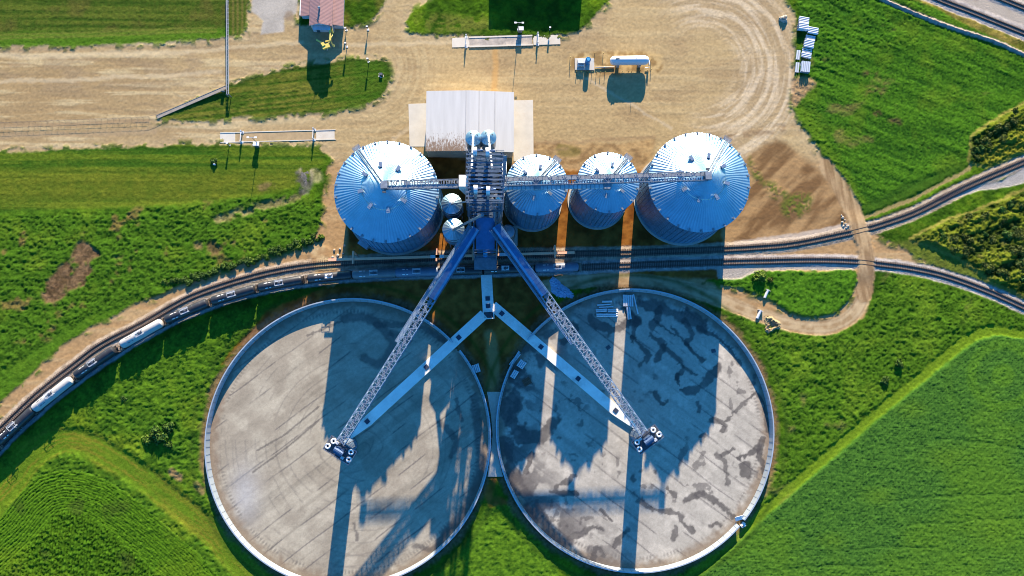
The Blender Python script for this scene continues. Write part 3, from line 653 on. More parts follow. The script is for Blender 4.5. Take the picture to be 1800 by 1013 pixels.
# ------------------------------------------------------------------ the two storage rings
def ring_floor(name, cx, cy, right):
    s = 0.34; a = np.arange(-PIT_R + .4, PIT_R - .3, s); fx, fy = np.meshgrid(a, a); n = len(a)
    fx = fx.ravel() + RNG.uniform(-.2, .2, n * n) * s; fy = fy.ravel() + RNG.uniform(-.2, .2, n * n) * s
    r = np.hypot(fx, fy); x = fx + cx; y = fy + cy
    u, v = to_px(x, y, .06)
    uw = u + 7 * (fbm(x / 5, y / 5, 4, 71) - .5) + 4 * (vnoise(x / .8, y / .8, 72) - .5); vw = v + 7 * (fbm(x / 5, y / 5, 4, 73) - .5) + 4 * (vnoise(x / .8, y / .8, 74) - .5)
    nm = fbm(x / 6, y / 6, 4, 75); ns = fbm(x / 1.5, y / 1.5, 3, 76); nh = RNG.rand(len(x))
    ax = np.array((.80, .60)) if not right else np.array((.80, -.60))
    al = x * ax[0] + y * ax[1]; ac = -x * ax[1] + y * ax[0]
    st = fbm(al / 22, ac / 1.3, 4, 77)
    if right: c = mix(np.tile(c3(.335, .305, .25), (len(x), 1)), c3(.44, .40, .325), nm)
    else: c = mix(np.tile(c3(.29, .25, .185), (len(x), 1)), c3(.38, .335, .25), sstep(.3, .7, nm))
    c = mix(c, c * .72, sstep(.55, .75, st) * (.6 if not right else .4)); c = mix(c, c * 1.18, sstep(.55, .75, 1 - st) * .5)
    DK = c3(.060, .053, .050)
    seam = np.abs(((ac / 6.1 + .02 * np.sin(al / 4)) % 1) - .5) * 6.1
    c = mix(c, DK * 1.7, (1 - sstep(.10, .32, seam)) * sstep(.42, .6, fbm(al / 9, ac / 6, 3, 78)) * .7)
    c = c * (.90 + .14 * ns + .10 * nh)[:, None]
    if not right:
        arcs = np.abs(((r / 3.3 + .25 * (fbm(x / 12, y / 12, 2, 79))) % 1) - .5) * 3.3
        c = mix(c, DK * 1.6, (1 - sstep(.1, .4, arcs)) * sstep(.5, .62, fbm(x / 8, y / 8, 3, 80)) * .28 * (y < cy))
        arcs2 = np.abs(((np.hypot(u - 640, v - 790) / 22) % 1) - .5) * 22
        c = mix(c, DK * 1.5, (1 - sstep(.6, 1.6, arcs2)) * sstep(.5, .6, fbm(x / 10, y / 10, 3, 81)) * .28)
        c = mix(c, c3(.40, .40, .40), np.exp(-(((u - 430) / 26) ** 2 + ((v - 870) / 50) ** 2)) * .6)
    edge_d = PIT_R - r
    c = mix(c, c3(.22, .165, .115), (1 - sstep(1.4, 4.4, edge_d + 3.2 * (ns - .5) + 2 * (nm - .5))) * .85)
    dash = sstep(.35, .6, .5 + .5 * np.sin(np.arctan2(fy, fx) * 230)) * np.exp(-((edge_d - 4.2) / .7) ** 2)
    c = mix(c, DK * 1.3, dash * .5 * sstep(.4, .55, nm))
    if right:
        S = [([(1125, 530), (1170, 545), (1215, 560), (1235, 572)], 9), ([(1160, 545), (1150, 575)], 6), ([(1120, 560), (1113, 585), (1110, 600)], 4.5), ([(1110, 592), (1130, 612), (1141, 625), (1124, 641)], 4), ([(1145, 590), (1165, 610), (1154, 632)], 4.5),
             ([(1165, 610), (1190, 630), (1201, 645), (1190, 665)], 3.6), ([(1200, 560), (1216, 590), (1205, 605), (1236, 633)], 3.6), ([(1195, 640), (1225, 661)], 2.2), ([(1196, 684), (1224, 685), (1250, 662), (1258, 645)], 5.5), ([(1226, 708), (1230, 722)], 5), ([(1190, 660), (1193, 676)], 3.5),
             ([(1250, 737), (1275, 746), (1270, 757)], 4), ([(1275, 740), (1300, 716), (1325, 690)], 2.5), ([(1262, 800), (1275, 815), (1280, 850)], 4.5), ([(1300, 806), (1332, 788)], 4.5), ([(1308, 820), (1310, 836)], 6), ([(1290, 790), (1270, 800)], 3),
             ([(1204, 880), (1235, 868), (1262, 885), (1288, 908)], 4.5), ([(1122, 880), (1150, 895), (1190, 900), (1200, 918), (1216, 935)], 4), ([(1188, 925), (1184, 945)], 3), ([(1174, 860), (1187, 872)], 3.5), ([(1062, 932), (1045, 928), (1000, 946)], 4), ([(1078, 960), (1092, 942), (1104, 932)], 5), ([(1062, 975), (1048, 962), (1040, 990)], 4),
             ([(905, 690), (903, 740), (918, 770), (955, 765), (972, 742)], 10), ([(893, 790), (908, 850), (940, 890), (965, 930)], 10), ([(978, 858), (1010, 838)], 4), ([(968, 866), (1012, 868)], 4), ([(935, 800), (925, 830)], 6), ([(1040, 560), (1070, 580), (1100, 570)], 7), ([(1010, 575), (990, 600)], 6), ([(1150, 690), (1164, 712), (1172, 706)], 2.5), ([(1230, 770), (1240, 765)], 3.5), ([(1150, 828), (1151, 829)], 4), ([(1112, 839), (1113, 840)], 4), ([(1055, 895), (1075, 915)], 2), ([(1248, 925), (1262, 920), (1266, 926)], 2.5),
             ([(1345, 830), (1335, 800), (1340, 770)], 4), ([(1330, 690), (1345, 720), (1347, 760)], 3), ([(1100, 545), (1118, 570)], 5), ([(1180, 575), (1200, 600), (1215, 612)], 2.0), ([(1150, 560), (1185, 590)], 2.0), ([(1225, 575), (1270, 600), (1300, 640)], 2.5)]
        for pts, wd in S:
            d = seg_dist(uw, vw, spline(pts, 4, False), False, 40); ww = wd * (.25 + 1.7 * fbm(x / 2.8, y / 2.8, 3, 85) ** 1.3 * 1.35); c = mix(c, DK * (.8 + .5 * ns)[:, None], (1 - sstep(ww * .75, ww * 1.15 + .4, d)) * (.60 + .32 * nm))
        lz = sstep(20, 6, PIT_R - r) * sstep(-.2, .5, -fx / PIT_R) * sstep(-.75, -.1, -fy / PIT_R + .35); c = mix(c, DK * 1.4, lz * sstep(.42, .56, fbm(x / 4, y / 4, 4, 86)) * .8)
        c = mix(c, c * 1.2, sstep(.55, .7, fbm(x / 3.3, y / 3.3, 4, 87)) * .8)
        sp = fbm(x / 2.6, y / 2.6, 3, 83); c = mix(c, DK * 1.3, sstep(.68, .74, sp) * .6 * sstep(.45, .6, fbm(x / 15, y / 15, 3, 84)))
    else:
        S = [([(605, 560), (650, 560), (690, 600), (670, 640), (640, 630)], 8), ([(775, 745), (800, 770), (792, 800)], 5), ([(835, 700), (840, 760), (845, 830), (820, 890), (780, 940)], 8), ([(560, 715), (500, 765), (452, 792)], 1.6), ([(560, 740), (500, 790), (445, 830)], 1.6), ([(620, 920), (628, 950)], 2.5), ([(540, 590), (600, 565)], 2), ([(690, 585), (720, 600)], 6), ([(660, 570), (740, 575), (790, 610)], 5), ([(800, 700), (812, 740)], 3), ([(730, 960), (760, 965), (775, 950)], 5)]
        for pts, wd in S:
            d = seg_dist(u + 1.2 * (ns - .5), v + 1.2 * (nh - .5), pts, False, 40) if wd < 2 else seg_dist(uw, vw, spline(pts, 4, False), False, 40); c = mix(c, DK * (1.0 + .6 * ns)[:, None], (1 - sstep(wd * .6, wd * 1.4, d)) * .65)
    q = np.arange(n * n).reshape(n, n); qs = np.stack([q[:-1, :-1].ravel(), q[:-1, 1:].ravel(), q[1:, 1:].ravel(), q[1:, :-1].ravel()], 1)
    keep = (r[qs] < PIT_R - .5).all(1); qs = qs[keep]; ids = np.unique(qs); rm = np.zeros(n * n, np.int64); rm[ids] = np.arange(len(ids))
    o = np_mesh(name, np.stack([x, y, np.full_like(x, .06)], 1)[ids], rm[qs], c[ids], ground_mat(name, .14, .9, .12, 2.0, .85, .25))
    return tag(o, kind='structure')
ring_floor('concrete_floor', *PIT_L, False)
ring_floor('concrete_floor', *PIT_RT, True)

TOW_L = P(612, 772); TOW_R = P(1117, 752)              # feet of the two fill towers
TUN0 = P(857, 562)
def in_tunnel(x, y):
    for e in (TOW_L, TOW_R):
        d = (e - TUN0); L = d.length; d.normalize(); t = (x - TUN0.x) * d.x + (y - TUN0.y) * d.y; s = abs((x - TUN0.x) * d.y - (y - TUN0.y) * d.x)
        if 0 < t < L and s < 2.0: return True
    return False
def storage_ring(cx, cy, label, gap=None):
    t = thing('storage_ring', label, 'storage ring', (cx, cy, 0), group='grain storage rings')
    wall = MB((cx, cy, 0)); rim = MB((cx, cy, 0)); stf = MB((cx, cy, 0)); arcs = [(wall, rim)]
    n = 240; h = 2.0; prof_in = (PIT_R - .85, PIT_R - .2)
    for k in range(n):
        a0, a1 = 2 * PI * k / n, 2 * PI * (k + 1) / n; am = (a0 + a1) / 2
        if in_tunnel(cx + PIT_R * math.cos(am), cy + PIT_R * math.sin(am)) or (gap and abs(((math.degrees(am) - gap + 180) % 360) - 180) < 1.6):
            if len(wall.v): wall = MB((cx, cy, 0)); rim = MB((cx, cy, 0)); arcs.append((wall, rim))
            continue
        def pt(r, a, z): return (cx + r * math.cos(a), cy + r * math.sin(a), z)
        a_, b_ = prof_in
        wall.add([pt(a_, a0, 0), pt(a_, a1, 0), pt(b_, a0, h), pt(b_, a1, h), pt(b_ + .1, a0, h), pt(b_ + .1, a1, h), pt(a_ + .12, a0, 0), pt(a_ + .12, a1, 0)],
                 [(0, 1, 3, 2), (4, 5, 7, 6), (2, 3, 5, 4), (0, 2, 4, 6), (1, 7, 5, 3)])
        rim.add([pt(b_ - .06, a0, h + .01), pt(b_ - .06, a1, h + .01), pt(b_ + .32, a0, h + .01), pt(b_ + .32, a1, h + .01), pt(b_ - .06, a0, h + .15), pt(b_ - .06, a1, h + .15), pt(b_ + .32, a0, h + .15), pt(b_ + .32, a1, h + .15)],
                [(0, 1, 5, 4), (2, 6, 7, 3), (4, 5, 7, 6), (0, 2, 3, 1), (0, 4, 6, 2), (1, 3, 7, 5)])
        if k % 2 == 0:
            stf.bar(pt(b_ + .3, a0, h), pt(b_ + .65, a0, 0), .12); stf.bar(pt(a_ + .16, a0, .02), pt(b_ + .65, a0, .02), .1)
            stf.bar(pt(a_ - .04, a0, .05), pt(b_ - .05, a0, h), .07)
    if len(arcs) > 1:                      # the first and last arcs meet at angle zero
        for a, b in zip(arcs[0], arcs[-1]): a.add([Vector(v) + a.o for v in b.v], b.f)
        arcs.pop()
    for w_, r_ in arcs:
        if len(w_.v): w_.build('wall', 'ring_steel', t); r_.build('rim', 'ring_steel', t)
    tag(stf.build('bracing', 'galv_dull', t), kind='stuff')
    return t
storage_ring(*PIT_L, 'left ring wall of pale steel round a brown streaked concrete floor')
storage_ring(*PIT_RT, 'right ring wall of pale steel round a grey floor with dark wet stains', gap=math.degrees(math.atan2(P(1302, 917).y - PIT_RT[1], P(1302, 917).x - PIT_RT[0])))

# ------------------------------------------------------------------ reclaim tunnels (low concrete boxes)
def tunnel(name_label, a, b, w0, w1, h, hatches, loc, box_end=None):
    t = thing('concrete_tunnel', name_label, 'tunnel', loc, group='concrete reclaim tunnels')
    a = Vector(a); b = Vector(b); d = (b - a); L = d.length; d.normalize(); s = Vector((-d.y, d.x, 0))
    mb = MB(loc)
    poly = [a + s * w0, a - s * w0]
    if w1 < w0: poly += [a + d * (L * .86) - s * w0, b - s * w1, b + s * w1, a + d * (L * .86) + s * w0]
    else: poly += [b - s * w0, b + s * w0]
    mb.prism([(p.x, p.y) for p in poly[::-1]], -.3, h)
    mb.build('tunnel_roof', 'concrete_pale', t)
    ang = math.atan2(d.y, d.x)
    for f in hatches:
        p = a + d * (L * f)
        m2 = MB(loc); m2.box((p.x, p.y, h + .08), (1.5, 1.5, .16), ang); m2.build('hatch', 'blue_hatch', t)
    if box_end:
        m3 = MB(loc); c = b + d * 1.0
        for sgn in (-1, 1):
            q = c + s * (w0 * sgn * .94); m3.box((q.x, q.y, h * .5 + .3), (2.6, .3, h + .6), ang)
        q = c + d * 1.25; m3.box((q.x, q.y, h * .5 + .3), (.3, w0 * 2 - .5, h + .6), ang); m3.build('end_box', 'concrete_pale', t)
        m3 = MB(loc); m3.box((c.x - d.x * .1, c.y - d.y * .1, .2), (2.2, w0 * 2 - .5, .4), ang); m3.build('sump', 'steel_dark', t)
    return t
MAT['blue_hatch'] = simple_mat('hatch_steel', (.06, .075, .11), .5, .5, .1)
St = P(855, 484); En = P(858.5, 549); En.z = 0
tunnel('short straight concrete tunnel running from the tank cars to a sump box', St, En, 1.9, 1.9, 1.0, (.64, .84), (St.x, St.y, 0), True)
La = P(851, 553); Lb = TOW_L.copy(); dl = (Lb - La).normalized()
tunnel('long concrete tunnel slanting down to the left ring centre', La, Lb, 1.75, .6, .85, (.19, .43, .86), (La.x, La.y, 0))
Ra = P(866, 538); Rb = TOW_R.copy()
tunnel('long concrete tunnel slanting down to the right ring centre', Ra, Rb, 1.75, .6, .85, (.065, .34, .60, .86), (Ra.x, Ra.y, 0))
# pad squeezed between the rings
mb = MB(); pad = [P(856, 689), P(880, 689), P(877, 730), P(873, 765), P(875, 800), P(884, 838), P(857, 838), P(862, 800), P(866, 765), P(863, 730)]
mb.prism([(p.x, p.y) for p in pad][::-1], -.3, .12); tag(mb.build('concrete_pad', 'apron'), kind='structure')

# ------------------------------------------------------------------ grain bins
def bin_parts(t, R, HE, HA, nrib, nvent, neave, ladder_ang, two_tier, nst):
    w = MB(); w.lathe([(R, 0), (R, HE)], n=nst * 2); 
    w.f = w.f[:-2]
    for k in range(nst):
        a = 2 * PI * k / nst; ca, sa = math.cos(a), math.sin(a)
        w.box(((R + .07) * ca, (R + .07) * sa, HE / 2), (.14, .16, HE), a)
    for z in np.arange(1.2, HE, 1.15): w.lathe([(R + .001, z - .03), (R + .05, z), (R + .001, z + .03)], n=nst * 2); w.f = w.f[:-2]
    w.build('wall', 'galv_wall', t)
    f = MB(); f.lathe([(R + .75, -.3), (R + .75, .45), (R + .1, .45)], n=72); f.build('foundation', 'concrete', t)
    r = MB(); r0 = R * .035; vs = []; fs = []
    RE = R + .32; sl = (HA - HE) / (RE - r0)
    radii = [RE, RE * .72, RE * .43, RE * .42, RE * .2, r0] if two_tier else [RE, RE * .6, RE * .25, r0]
    m = nrib * 2
    for i, rr in enumerate(radii):
        for k in range(m):
            a = 2 * PI * k / m
            amp = (.085 if k % 2 else -.03) * min(1, rr / (R * .35)); lift = .14 if (two_tier and i >= 3) else 0
            vs.append((rr * math.cos(a), rr * math.sin(a), HE + (RE - rr) * sl + amp + lift))
    for i in range(len(radii) - 1):
        for k in range(m):
            a, b = i * m + k, i * m + (k + 1) % m; fs.append((a, b, b + m, a + m))
    r.add(vs, fs); r.build('roof', 'galv_roof', t)
    cap = MB(); cap.lathe([(R * .06, HA - .5), (R * .06, HA + .35), (0, HA + .6)], n=24); cap.build('peak_cap', 'galv', t)
    ld = MB(); ca, sa = math.cos(ladder_ang), math.sin(ladder_ang); p0 = Vector(((R + .4) * ca, (R + .4) * sa, HE + .2)); p1 = Vector((R * .08 * ca, R * .08 * sa, HA + .1)); s = Vector((-sa, ca, 0)) * .5
    for sg in (-1, 1):
        ld.bar(p0 + s * sg, p1 + s * sg, .16, .3); ld.bar(p0 + s * sg + Vector((0, 0, 1)), p1 + s * sg + Vector((0, 0, 1)), .1)
    for k in range(28): q = p0.lerp(p1, k / 27); ld.bar(q - s, q + s, .12)
    ld.build('roof_ladder', 'galv_dull', t)
    pf = MB(); c = Vector(((R + .9) * ca, (R + .9) * sa, HE - .2)); pf.box(c, (1.4, 2.6, .12), ladder_ang)
    o1 = Vector((ca, sa, 0)) * .65; o2 = Vector((-sa, ca, 0)) * 1.25
    pf.handrail(c + o1 - o2, c + o1 + o2); pf.handrail(c - o1 + o2, c + o1 + o2); pf.handrail(c - o1 - o2, c + o1 - o2)
    for k in range(int(HE / 1.2)): pf.box((c.x, c.y, k * 1.2 + .5), (.1, .7, .08), ladder_ang)
    for sg in (-.35, .35): pf.bar(c + o2 * sg * .8 - Vector((0, 0, HE - .2)), c + o2 * sg * .8, .09)
    pf.build('eave_platform', 'galv_dull', t)
    me = None
    for k in range(nvent):
        a = ladder_ang + 2 * PI * (k + .45) / nvent; rr = R * (.44 if two_tier else .52); z = HE + (RE - rr) * sl
        if me is None:
            v = MB(); s_ = 1.0 if two_tier else .8; v.box((0, 0, .5 * s_), (1.2 * s_, .95 * s_, 1.1 * s_)); v.box((.75 * s_, 0, .62 * s_), (.7 * s_, 1.1 * s_, .75 * s_)); o = v.build('roof_vent', 'galv', t); me = o.data
        else: o = bpy.data.objects.new('roof_vent', me); COL.objects.link(o); o.parent = t
        o.location = (rr * math.cos(a), rr * math.sin(a), z - .1); o.rotation_euler = (0, 0, a)
    me = None
    for k in range(neave):
        a = ladder_ang + 2 * PI * (k + .5) / neave; rr = R - .1; z = HE + (RE - rr) * sl
        if me is None:
            v = MB(); v.box((0, 0, .2), (.55, .5, .5)); v.box((.3, 0, .32), (.35, .62, .4)); o = v.build('eave_vent', 'galv_dull', t); me = o.data
        else: o = bpy.data.objects.new('eave_vent', me); COL.objects.link(o); o.parent = t
        o.location = (rr * math.cos(a), rr * math.sin(a), z); o.rotation_euler = (0, 0, a)
tL = thing('grain_bin', 'large ribbed steel grain bin at the left end of the row', 'grain bin', (*BIN_L, 0), group='steel grain bins')
bin_parts(tL, RL, HL, APL, 96, 8, 26, math.radians(125), True, 60)
tR = thing('grain_bin', 'large ribbed steel grain bin at the right end of the row', 'grain bin', (*BIN_R, 0), group='steel grain bins')
bin_parts(tR, RL, HL, APL, 96, 8, 26, math.radians(56), True, 60)
t1 = thing('grain_bin', 'smaller steel grain bin next to the elevator tower', 'grain bin', (*BIN_1, 0), group='steel grain bins')
bin_parts(t1, RS, HS, APS, 58, 6, 14, math.radians(52), False, 40)
t2 = thing('grain_bin', 'smaller steel grain bin beside the large bin on the right', 'grain bin', (*BIN_2, 0), group='steel grain bins')
bin_parts(t2, RS, HS, APS, 58, 6, 14, math.radians(52), False, 40)

# fan house at the foot of the left bin
p = P(641, 428, 2); t = thing('fan_house', 'pale steel fan house at the foot of the large left bin', 'fan house', (p.x, p.y, 0), math.radians(-35))
mb = MB(); mb.box((0, 0, 1.3), (3.4, 2.6, 2.6)); mb.build('housing', 'steel_light', t)
mb = MB(); mb.box((0, 0, 2.72), (3.7, 2.9, .2)); mb.build('roof', 'galv', t)
mb = MB(); mb.box((.2, 2.2, .9), (1.2, 1.8, 1.4)); mb.build('duct', 'galv_dull', t)

# hopper tanks between left bin and tower
def hopper_tank(x, y, R, zb, ze, za, label, rim=True):
    t = thing('hopper_tank', label, 'hopper tank', (x, y, 0), group='small hopper tanks')
    mb = MB(); mb.lathe([(.4, max(zb - 4.5, .8)), (R, zb), (R, ze)], n=36); mb.build('shell', 'galv_wall', t, True)
    vs = []; fs = []; m = 36; r = MB()
    for i, rr in enumerate((R + .2, R * .5, .4)):
        for k in range(m):
            a = 2 * PI * k / m; vs.append((rr * math.cos(a), rr * math.sin(a), ze + (R + .2 - rr) / R * (za - ze) + (.06 if k % 2 else 0)))
    for i in range(2):
        for k in range(m): a, b = i * m + k, i * m + (k + 1) % m; fs.append((a, b, b + m, a + m))
    r.add(vs, fs); r.build('roof', 'galv_roof', t)
    mb = MB(); mb.lathe([(.75, za - .5), (.75, za + .2), (.3, za + .5)], n=16); mb.build('cap', 'steel_light', t)
    mb = MB()
    for k in range(8): a = PI / 4 * k + .3; mb.bar((R * 1.02 * math.cos(a), R * 1.02 * math.sin(a), 0), (R * 1.02 * math.cos(a), R * 1.02 * math.sin(a), zb + 2), .28)
    mb.build('leg_frame', 'galv_dull', t)
    mb = MB(); mb.lathe([(R + .05, zb + (ze - zb) * .35), (R + .3, zb + (ze - zb) * .35 + .05), (R + .3, zb + (ze - zb) * .35 + .2), (R + .05, zb + (ze - zb) * .35 + .25)], n=36); mb.lathe([(R + .05, ze - 2.5), (R + .22, ze - 2.45), (R + .05, ze - 2.3)], n=36); mb.build('stiffener_band', 'galv_dull', t)
    return t
p = P(794, 358, 17); hopper_tank(p.x, p.y, 3.2, 6, 16.5, 18.2, 'small hopper tank with a white lit roof, the upper of two beside the tower')
p = P(797, 403, 17); hopper_tank(p.x, p.y, 3.4, 6, 16.5, 18.3, 'small hopper tank with three bands, the lower of two beside the tower')
p = P(893, 407, 8); t = thing('round_tank', 'short round steel tank below the smaller bin beside the tower', 'tank', (p.x, p.y, 0))
mb = MB(); mb.lathe([(2.6, 0), (2.6, 7.2), (2.2, 7.9), (0, 8.1)], n=28); mb.build('shell', 'galv', t, True)
mb = MB(); mb.box((.4, 0, .3), (6.2, 7.0, .6)); mb.build('base', 'concrete', t)

# ------------------------------------------------------------------ receiving shed with the load-out bins over it
def gable_box(mb_wall, mb_roof, x0, x1, y0, y1, h, rise, over=.3, ridge='y', rib=1.0, thick=.12):
    mb_wall.box(((x0 + x1) / 2, (y0 + y1) / 2, h / 2), (x1 - x0, y1 - y0, h))
    xm = (x0 + x1) / 2
    if ridge == 'y':
        mb_wall.add([(x0, y0, h), (x1, y0, h), (xm, y0, h + rise), (x0, y1, h), (x1, y1, h), (xm, y1, h + rise)], [(0, 1, 2), (4, 3, 5), (0, 3, 4, 1)])
        for xa, xb in ((x0 - over, xm), (x1 + over, xm)):
            za = h - over * rise / ((x1 - x0) / 2) + .03; zb = h + rise + .03
            mb_roof.add([(xa, y0 - over, za), (xb, y0 - over, zb), (xb, y1 + over, zb), (xa, y1 + over, za), (xa, y0 - over, za + thick), (xb, y0 - over, zb + thick), (xb, y1 + over, zb + thick), (xa, y1 + over, za + thick)],
                        [(0, 3, 2, 1), (4, 5, 6, 7), (0, 1, 5, 4), (2, 3, 7, 6), (0, 4, 7, 3), (1, 2, 6, 5)])
            if rib:
                n = int((y1 - y0) / rib)
                for k in range(n + 1):
                    y = y0 + (y1 - y0) * k / n; mb_roof.bar((xa, y, za + thick + .005), (xb, y, zb + thick + .005), .05, .03)
SHX0, SHX1 = P(750, 220, 8.3).x, P(902, 220, 8.3).x; SHY0, SHY1 = P(826, 265, 8).y, P(826, 162, 8).y
o0 = ((SHX0 + SHX1) / 2, SHY0, 0)
t = thing('receiving_shed', 'white roofed receiving shed with rust brown stains on its roof', 'shed', o0)
wl, rf = MB(o0), MB(o0); gable_box(wl, rf, SHX0, SHX1, SHY0, SHY1, 7.6, 1.0, rib=0)
m, nt, b = new_mat('stained_white_roof')
tc = nt.nodes.new('ShaderNodeTexCoord'); sep = nt.nodes.new('ShaderNodeSeparateXYZ'); nt.links.new(tc.outputs['Object'], sep.inputs[0])
n1 = nt.nodes.new('ShaderNodeTexNoise'); n1.inputs['Scale'].default_value = 1.3; n1.inputs['Detail'].default_value = 8; n1.inputs['Roughness'].default_value = .8
mp = nt.nodes.new('ShaderNodeMapping'); mp.inputs['Scale'].default_value = (1.6, .55, 1); nt.links.new(tc.outputs['Object'], mp.inputs[0]); nt.links.new(mp.outputs[0], n1.inputs['Vector'])
fy = nt.nodes.new('ShaderNodeMapRange'); fy.inputs['From Min'].default_value = 9.0; fy.inputs['From Max'].default_value = -.5; fy.inputs['To Min'].default_value = 0; fy.inputs['To Max'].default_value = .34; nt.links.new(sep.outputs['Y'], fy.inputs['Value'])
fx = nt.nodes.new('ShaderNodeMapRange'); fx.inputs['From Min'].default_value = 1.5; fx.inputs['From Max'].default_value = -2.5; fx.inputs['To Min'].default_value = 0; fx.inputs['To Max'].default_value = 1; nt.links.new(sep.outputs['X'], fx.inputs['Value'])
mm = nt.nodes.new('ShaderNodeMath'); mm.operation = 'MULTIPLY'; nt.links.new(fy.outputs[0], mm.inputs[0]); nt.links.new(fx.outputs[0], mm.inputs[1])
ad = nt.nodes.new('ShaderNodeMath'); ad.operation = 'ADD'; nt.links.new(mm.outputs[0], ad.inputs[0]); nt.links.new(n1.outputs['Fac'], ad.inputs[1])
rr = nt.nodes.new('ShaderNodeMapRange'); rr.inputs['From Min'].default_value = .66; rr.inputs['From Max'].default_value = .78; nt.links.new(ad.outputs[0], rr.inputs['Value'])
n2 = nt.nodes.new('ShaderNodeTexNoise'); n2.inputs['Scale'].default_value = .5; n2.inputs['Detail'].default_value = 6; mp2 = nt.nodes.new('ShaderNodeMapping'); mp2.inputs['Scale'].default_value = (1.5, .15, 1); nt.links.new(tc.outputs['Object'], mp2.inputs[0]); nt.links.new(mp2.outputs[0], n2.inputs['Vector'])
cw = nt.nodes.new('ShaderNodeMixRGB'); cw.inputs[1].default_value = (.62, .61, .59, 1); cw.inputs[2].default_value = (.44, .43, .41, 1); nt.links.new(n2.outputs['Fac'], cw.inputs[0])
cx = nt.nodes.new('ShaderNodeMixRGB'); cx.inputs[2].default_value = (.20, .13, .085, 1); nt.links.new(rr.outputs[0], cx.inputs[0]); nt.links.new(cw.outputs[0], cx.inputs[1])
nt.links.new(cx.outputs[0], b.inputs['Base Color']); b.inputs['Roughness'].default_value = .55; MAT['shed_roof'] = m
wl.build('wall', 'cream', t); rf.build('roof', 'shed_roof', t)
mb = MB(o0)
for xs in (P(819, 200, 8.4).x, P(842, 200, 8.8).x, P(870, 200, 8.5).x):
    k = 1 - abs(xs - (SHX0 + SHX1) / 2) / ((SHX1 - SHX0) / 2); z = 7.6 + 1.0 * k + .2
    mb.bar((xs, SHY0 - .3, z), (xs, SHY1 + .3, z), .14, .05)
mb.build('roof_seam', 'galv_dull', t)
mb = MB(o0)
for sg, xx in ((-1, SHX0), (1, SHX1)): mb.box((xx + sg * .08, SHY0 + 9, 2.4), (.16, 4.2, 4.8))
mb.build('drive_door', 'galv_dull', t)
# lean-to south of the shed, under the tower
lx0, lx1 = P(826, 285, 6).x, P(886, 285, 6).x; ly0 = P(855, 304, 6).y; lo = ((lx0 + lx1) / 2, ly0, 0)
t = thing('lean_to_annex', 'stained low annex joined to the shed beneath the tower', 'annex', lo)
mb = MB(lo); mb.box(((lx0 + lx1) / 2, (ly0 + SHY0) / 2 - .05, 2.9), (lx1 - lx0, SHY0 - ly0 - .1, 5.8)); mb.build('wall', 'cream', t)
mb = MB(lo); mb.box(((lx0 + lx1) / 2, (ly0 + SHY0) / 2 - .05, 5.95), (lx1 - lx0 + .4, SHY0 - ly0 - .15, .25)); mb.build('roof', 'shed_roof2', t) if False else mb.build('roof', 'concrete', t)
# aprons
for (a, b_, c_, d_) in ((718, 183, 750, 258), (901, 177, 937, 284)):
    q = [P(a, b_), P(c_, b_ - 1), P(c_ + 1, d_), P(a + 2, d_)]; mb = MB(); mb.prism([(p.x, p.y) for p in q][::-1], -.3, .1); tag(mb.build('concrete_apron', 'apron'), kind='structure')
def apron_slab(q, mat='apron'):
    mb = MB(); mb.prism([(p.x, p.y) for p in q][::-1], -.3, .1); return tag(mb.build('concrete_apron', mat), kind='structure')

# ------------------------------------------------------------------ elevator tower
TX0, TX1, TY0, TY1, TZ = -6.2, 3.6, 49.0, 64.0, 41.0
t = thing('elevator_tower', 'tall open lattice elevator tower standing between the grain bins', 'tower', ((TX0 + TX1) / 2, TY0, 0)); o0 = tuple(t.location)
xs_ = (TX0, (TX0 + TX1) / 2, TX1); ys_ = (TY0, TY0 + 5, TY0 + 10, TY1)
for x in (TX0, TX1):
    for y in ys_:
        mb = MB(o0); mb.bar((x, y, 0), (x, y, TZ), .38); mb.build('column', 'tower_steel', t)
br = MB(o0)
for z0 in np.arange(0, TZ - 1, 5.0):
    z1 = min(z0 + 5, TZ)
    for i in range(3):
        for x in (TX0, TX1):
            br.bar((x, ys_[i], z0), (x, ys_[i + 1], z1), .18); br.bar((x, ys_[i], z1), (x, ys_[i + 1], z1), .22)
            if i != 1: br.bar((x, ys_[i + 1], z0), (x, ys_[i], z1), .18)
    for y in (TY0, TY1):
        br.bar((TX0, y, z0), (TX1, y, z1), .18); br.bar((TX1, y, z0), (TX0, y, z1), .18)
    for y in ys_: br.bar((TX0, y, z1), (TX1, y, z1), .22)
br.build('bracing', 'tower_steel', t)
for z in (14.0, 23.0, 31.5, 40.8):
    pl = MB(o0)
    for y in np.arange(TY0, TY1, 1.25): pl.box(((TX0 + TX1) / 2, y + .6, z), (TX1 - TX0 + 1.2 if z > 30 else TX1 - TX0 - 1, .5 if z > 35 else .4, .1))
    c = [(TX0 - .6, TY0 - .3, z), (TX1 + .6, TY0 - .3, z), (TX1 + .6, TY1 + .3, z), (TX0 - .6, TY1 + .3, z)]
    for i in range(4): pl.handrail(c[i], c[(i + 1) % 4])
    pl.build('platform', 'tower_steel', t)
stp = MB(o0)
for k in range(12):
    z = k * 3.4; a, b_ = (TX1 + .8, TY1 - 1), (TX1 + .8, TY1 - 6)
    if k % 2: a, b_ = b_, a
    stp.bar((a[0], a[1], z), (b_[0], b_[1], z + 3.4), 1.0, .12); stp.bar((a[0] + .6, a[1], z + 1), (b_[0] + .6, b_[1], z + 4.4), .1)
stp.build('stairway', 'galv_dull', t)
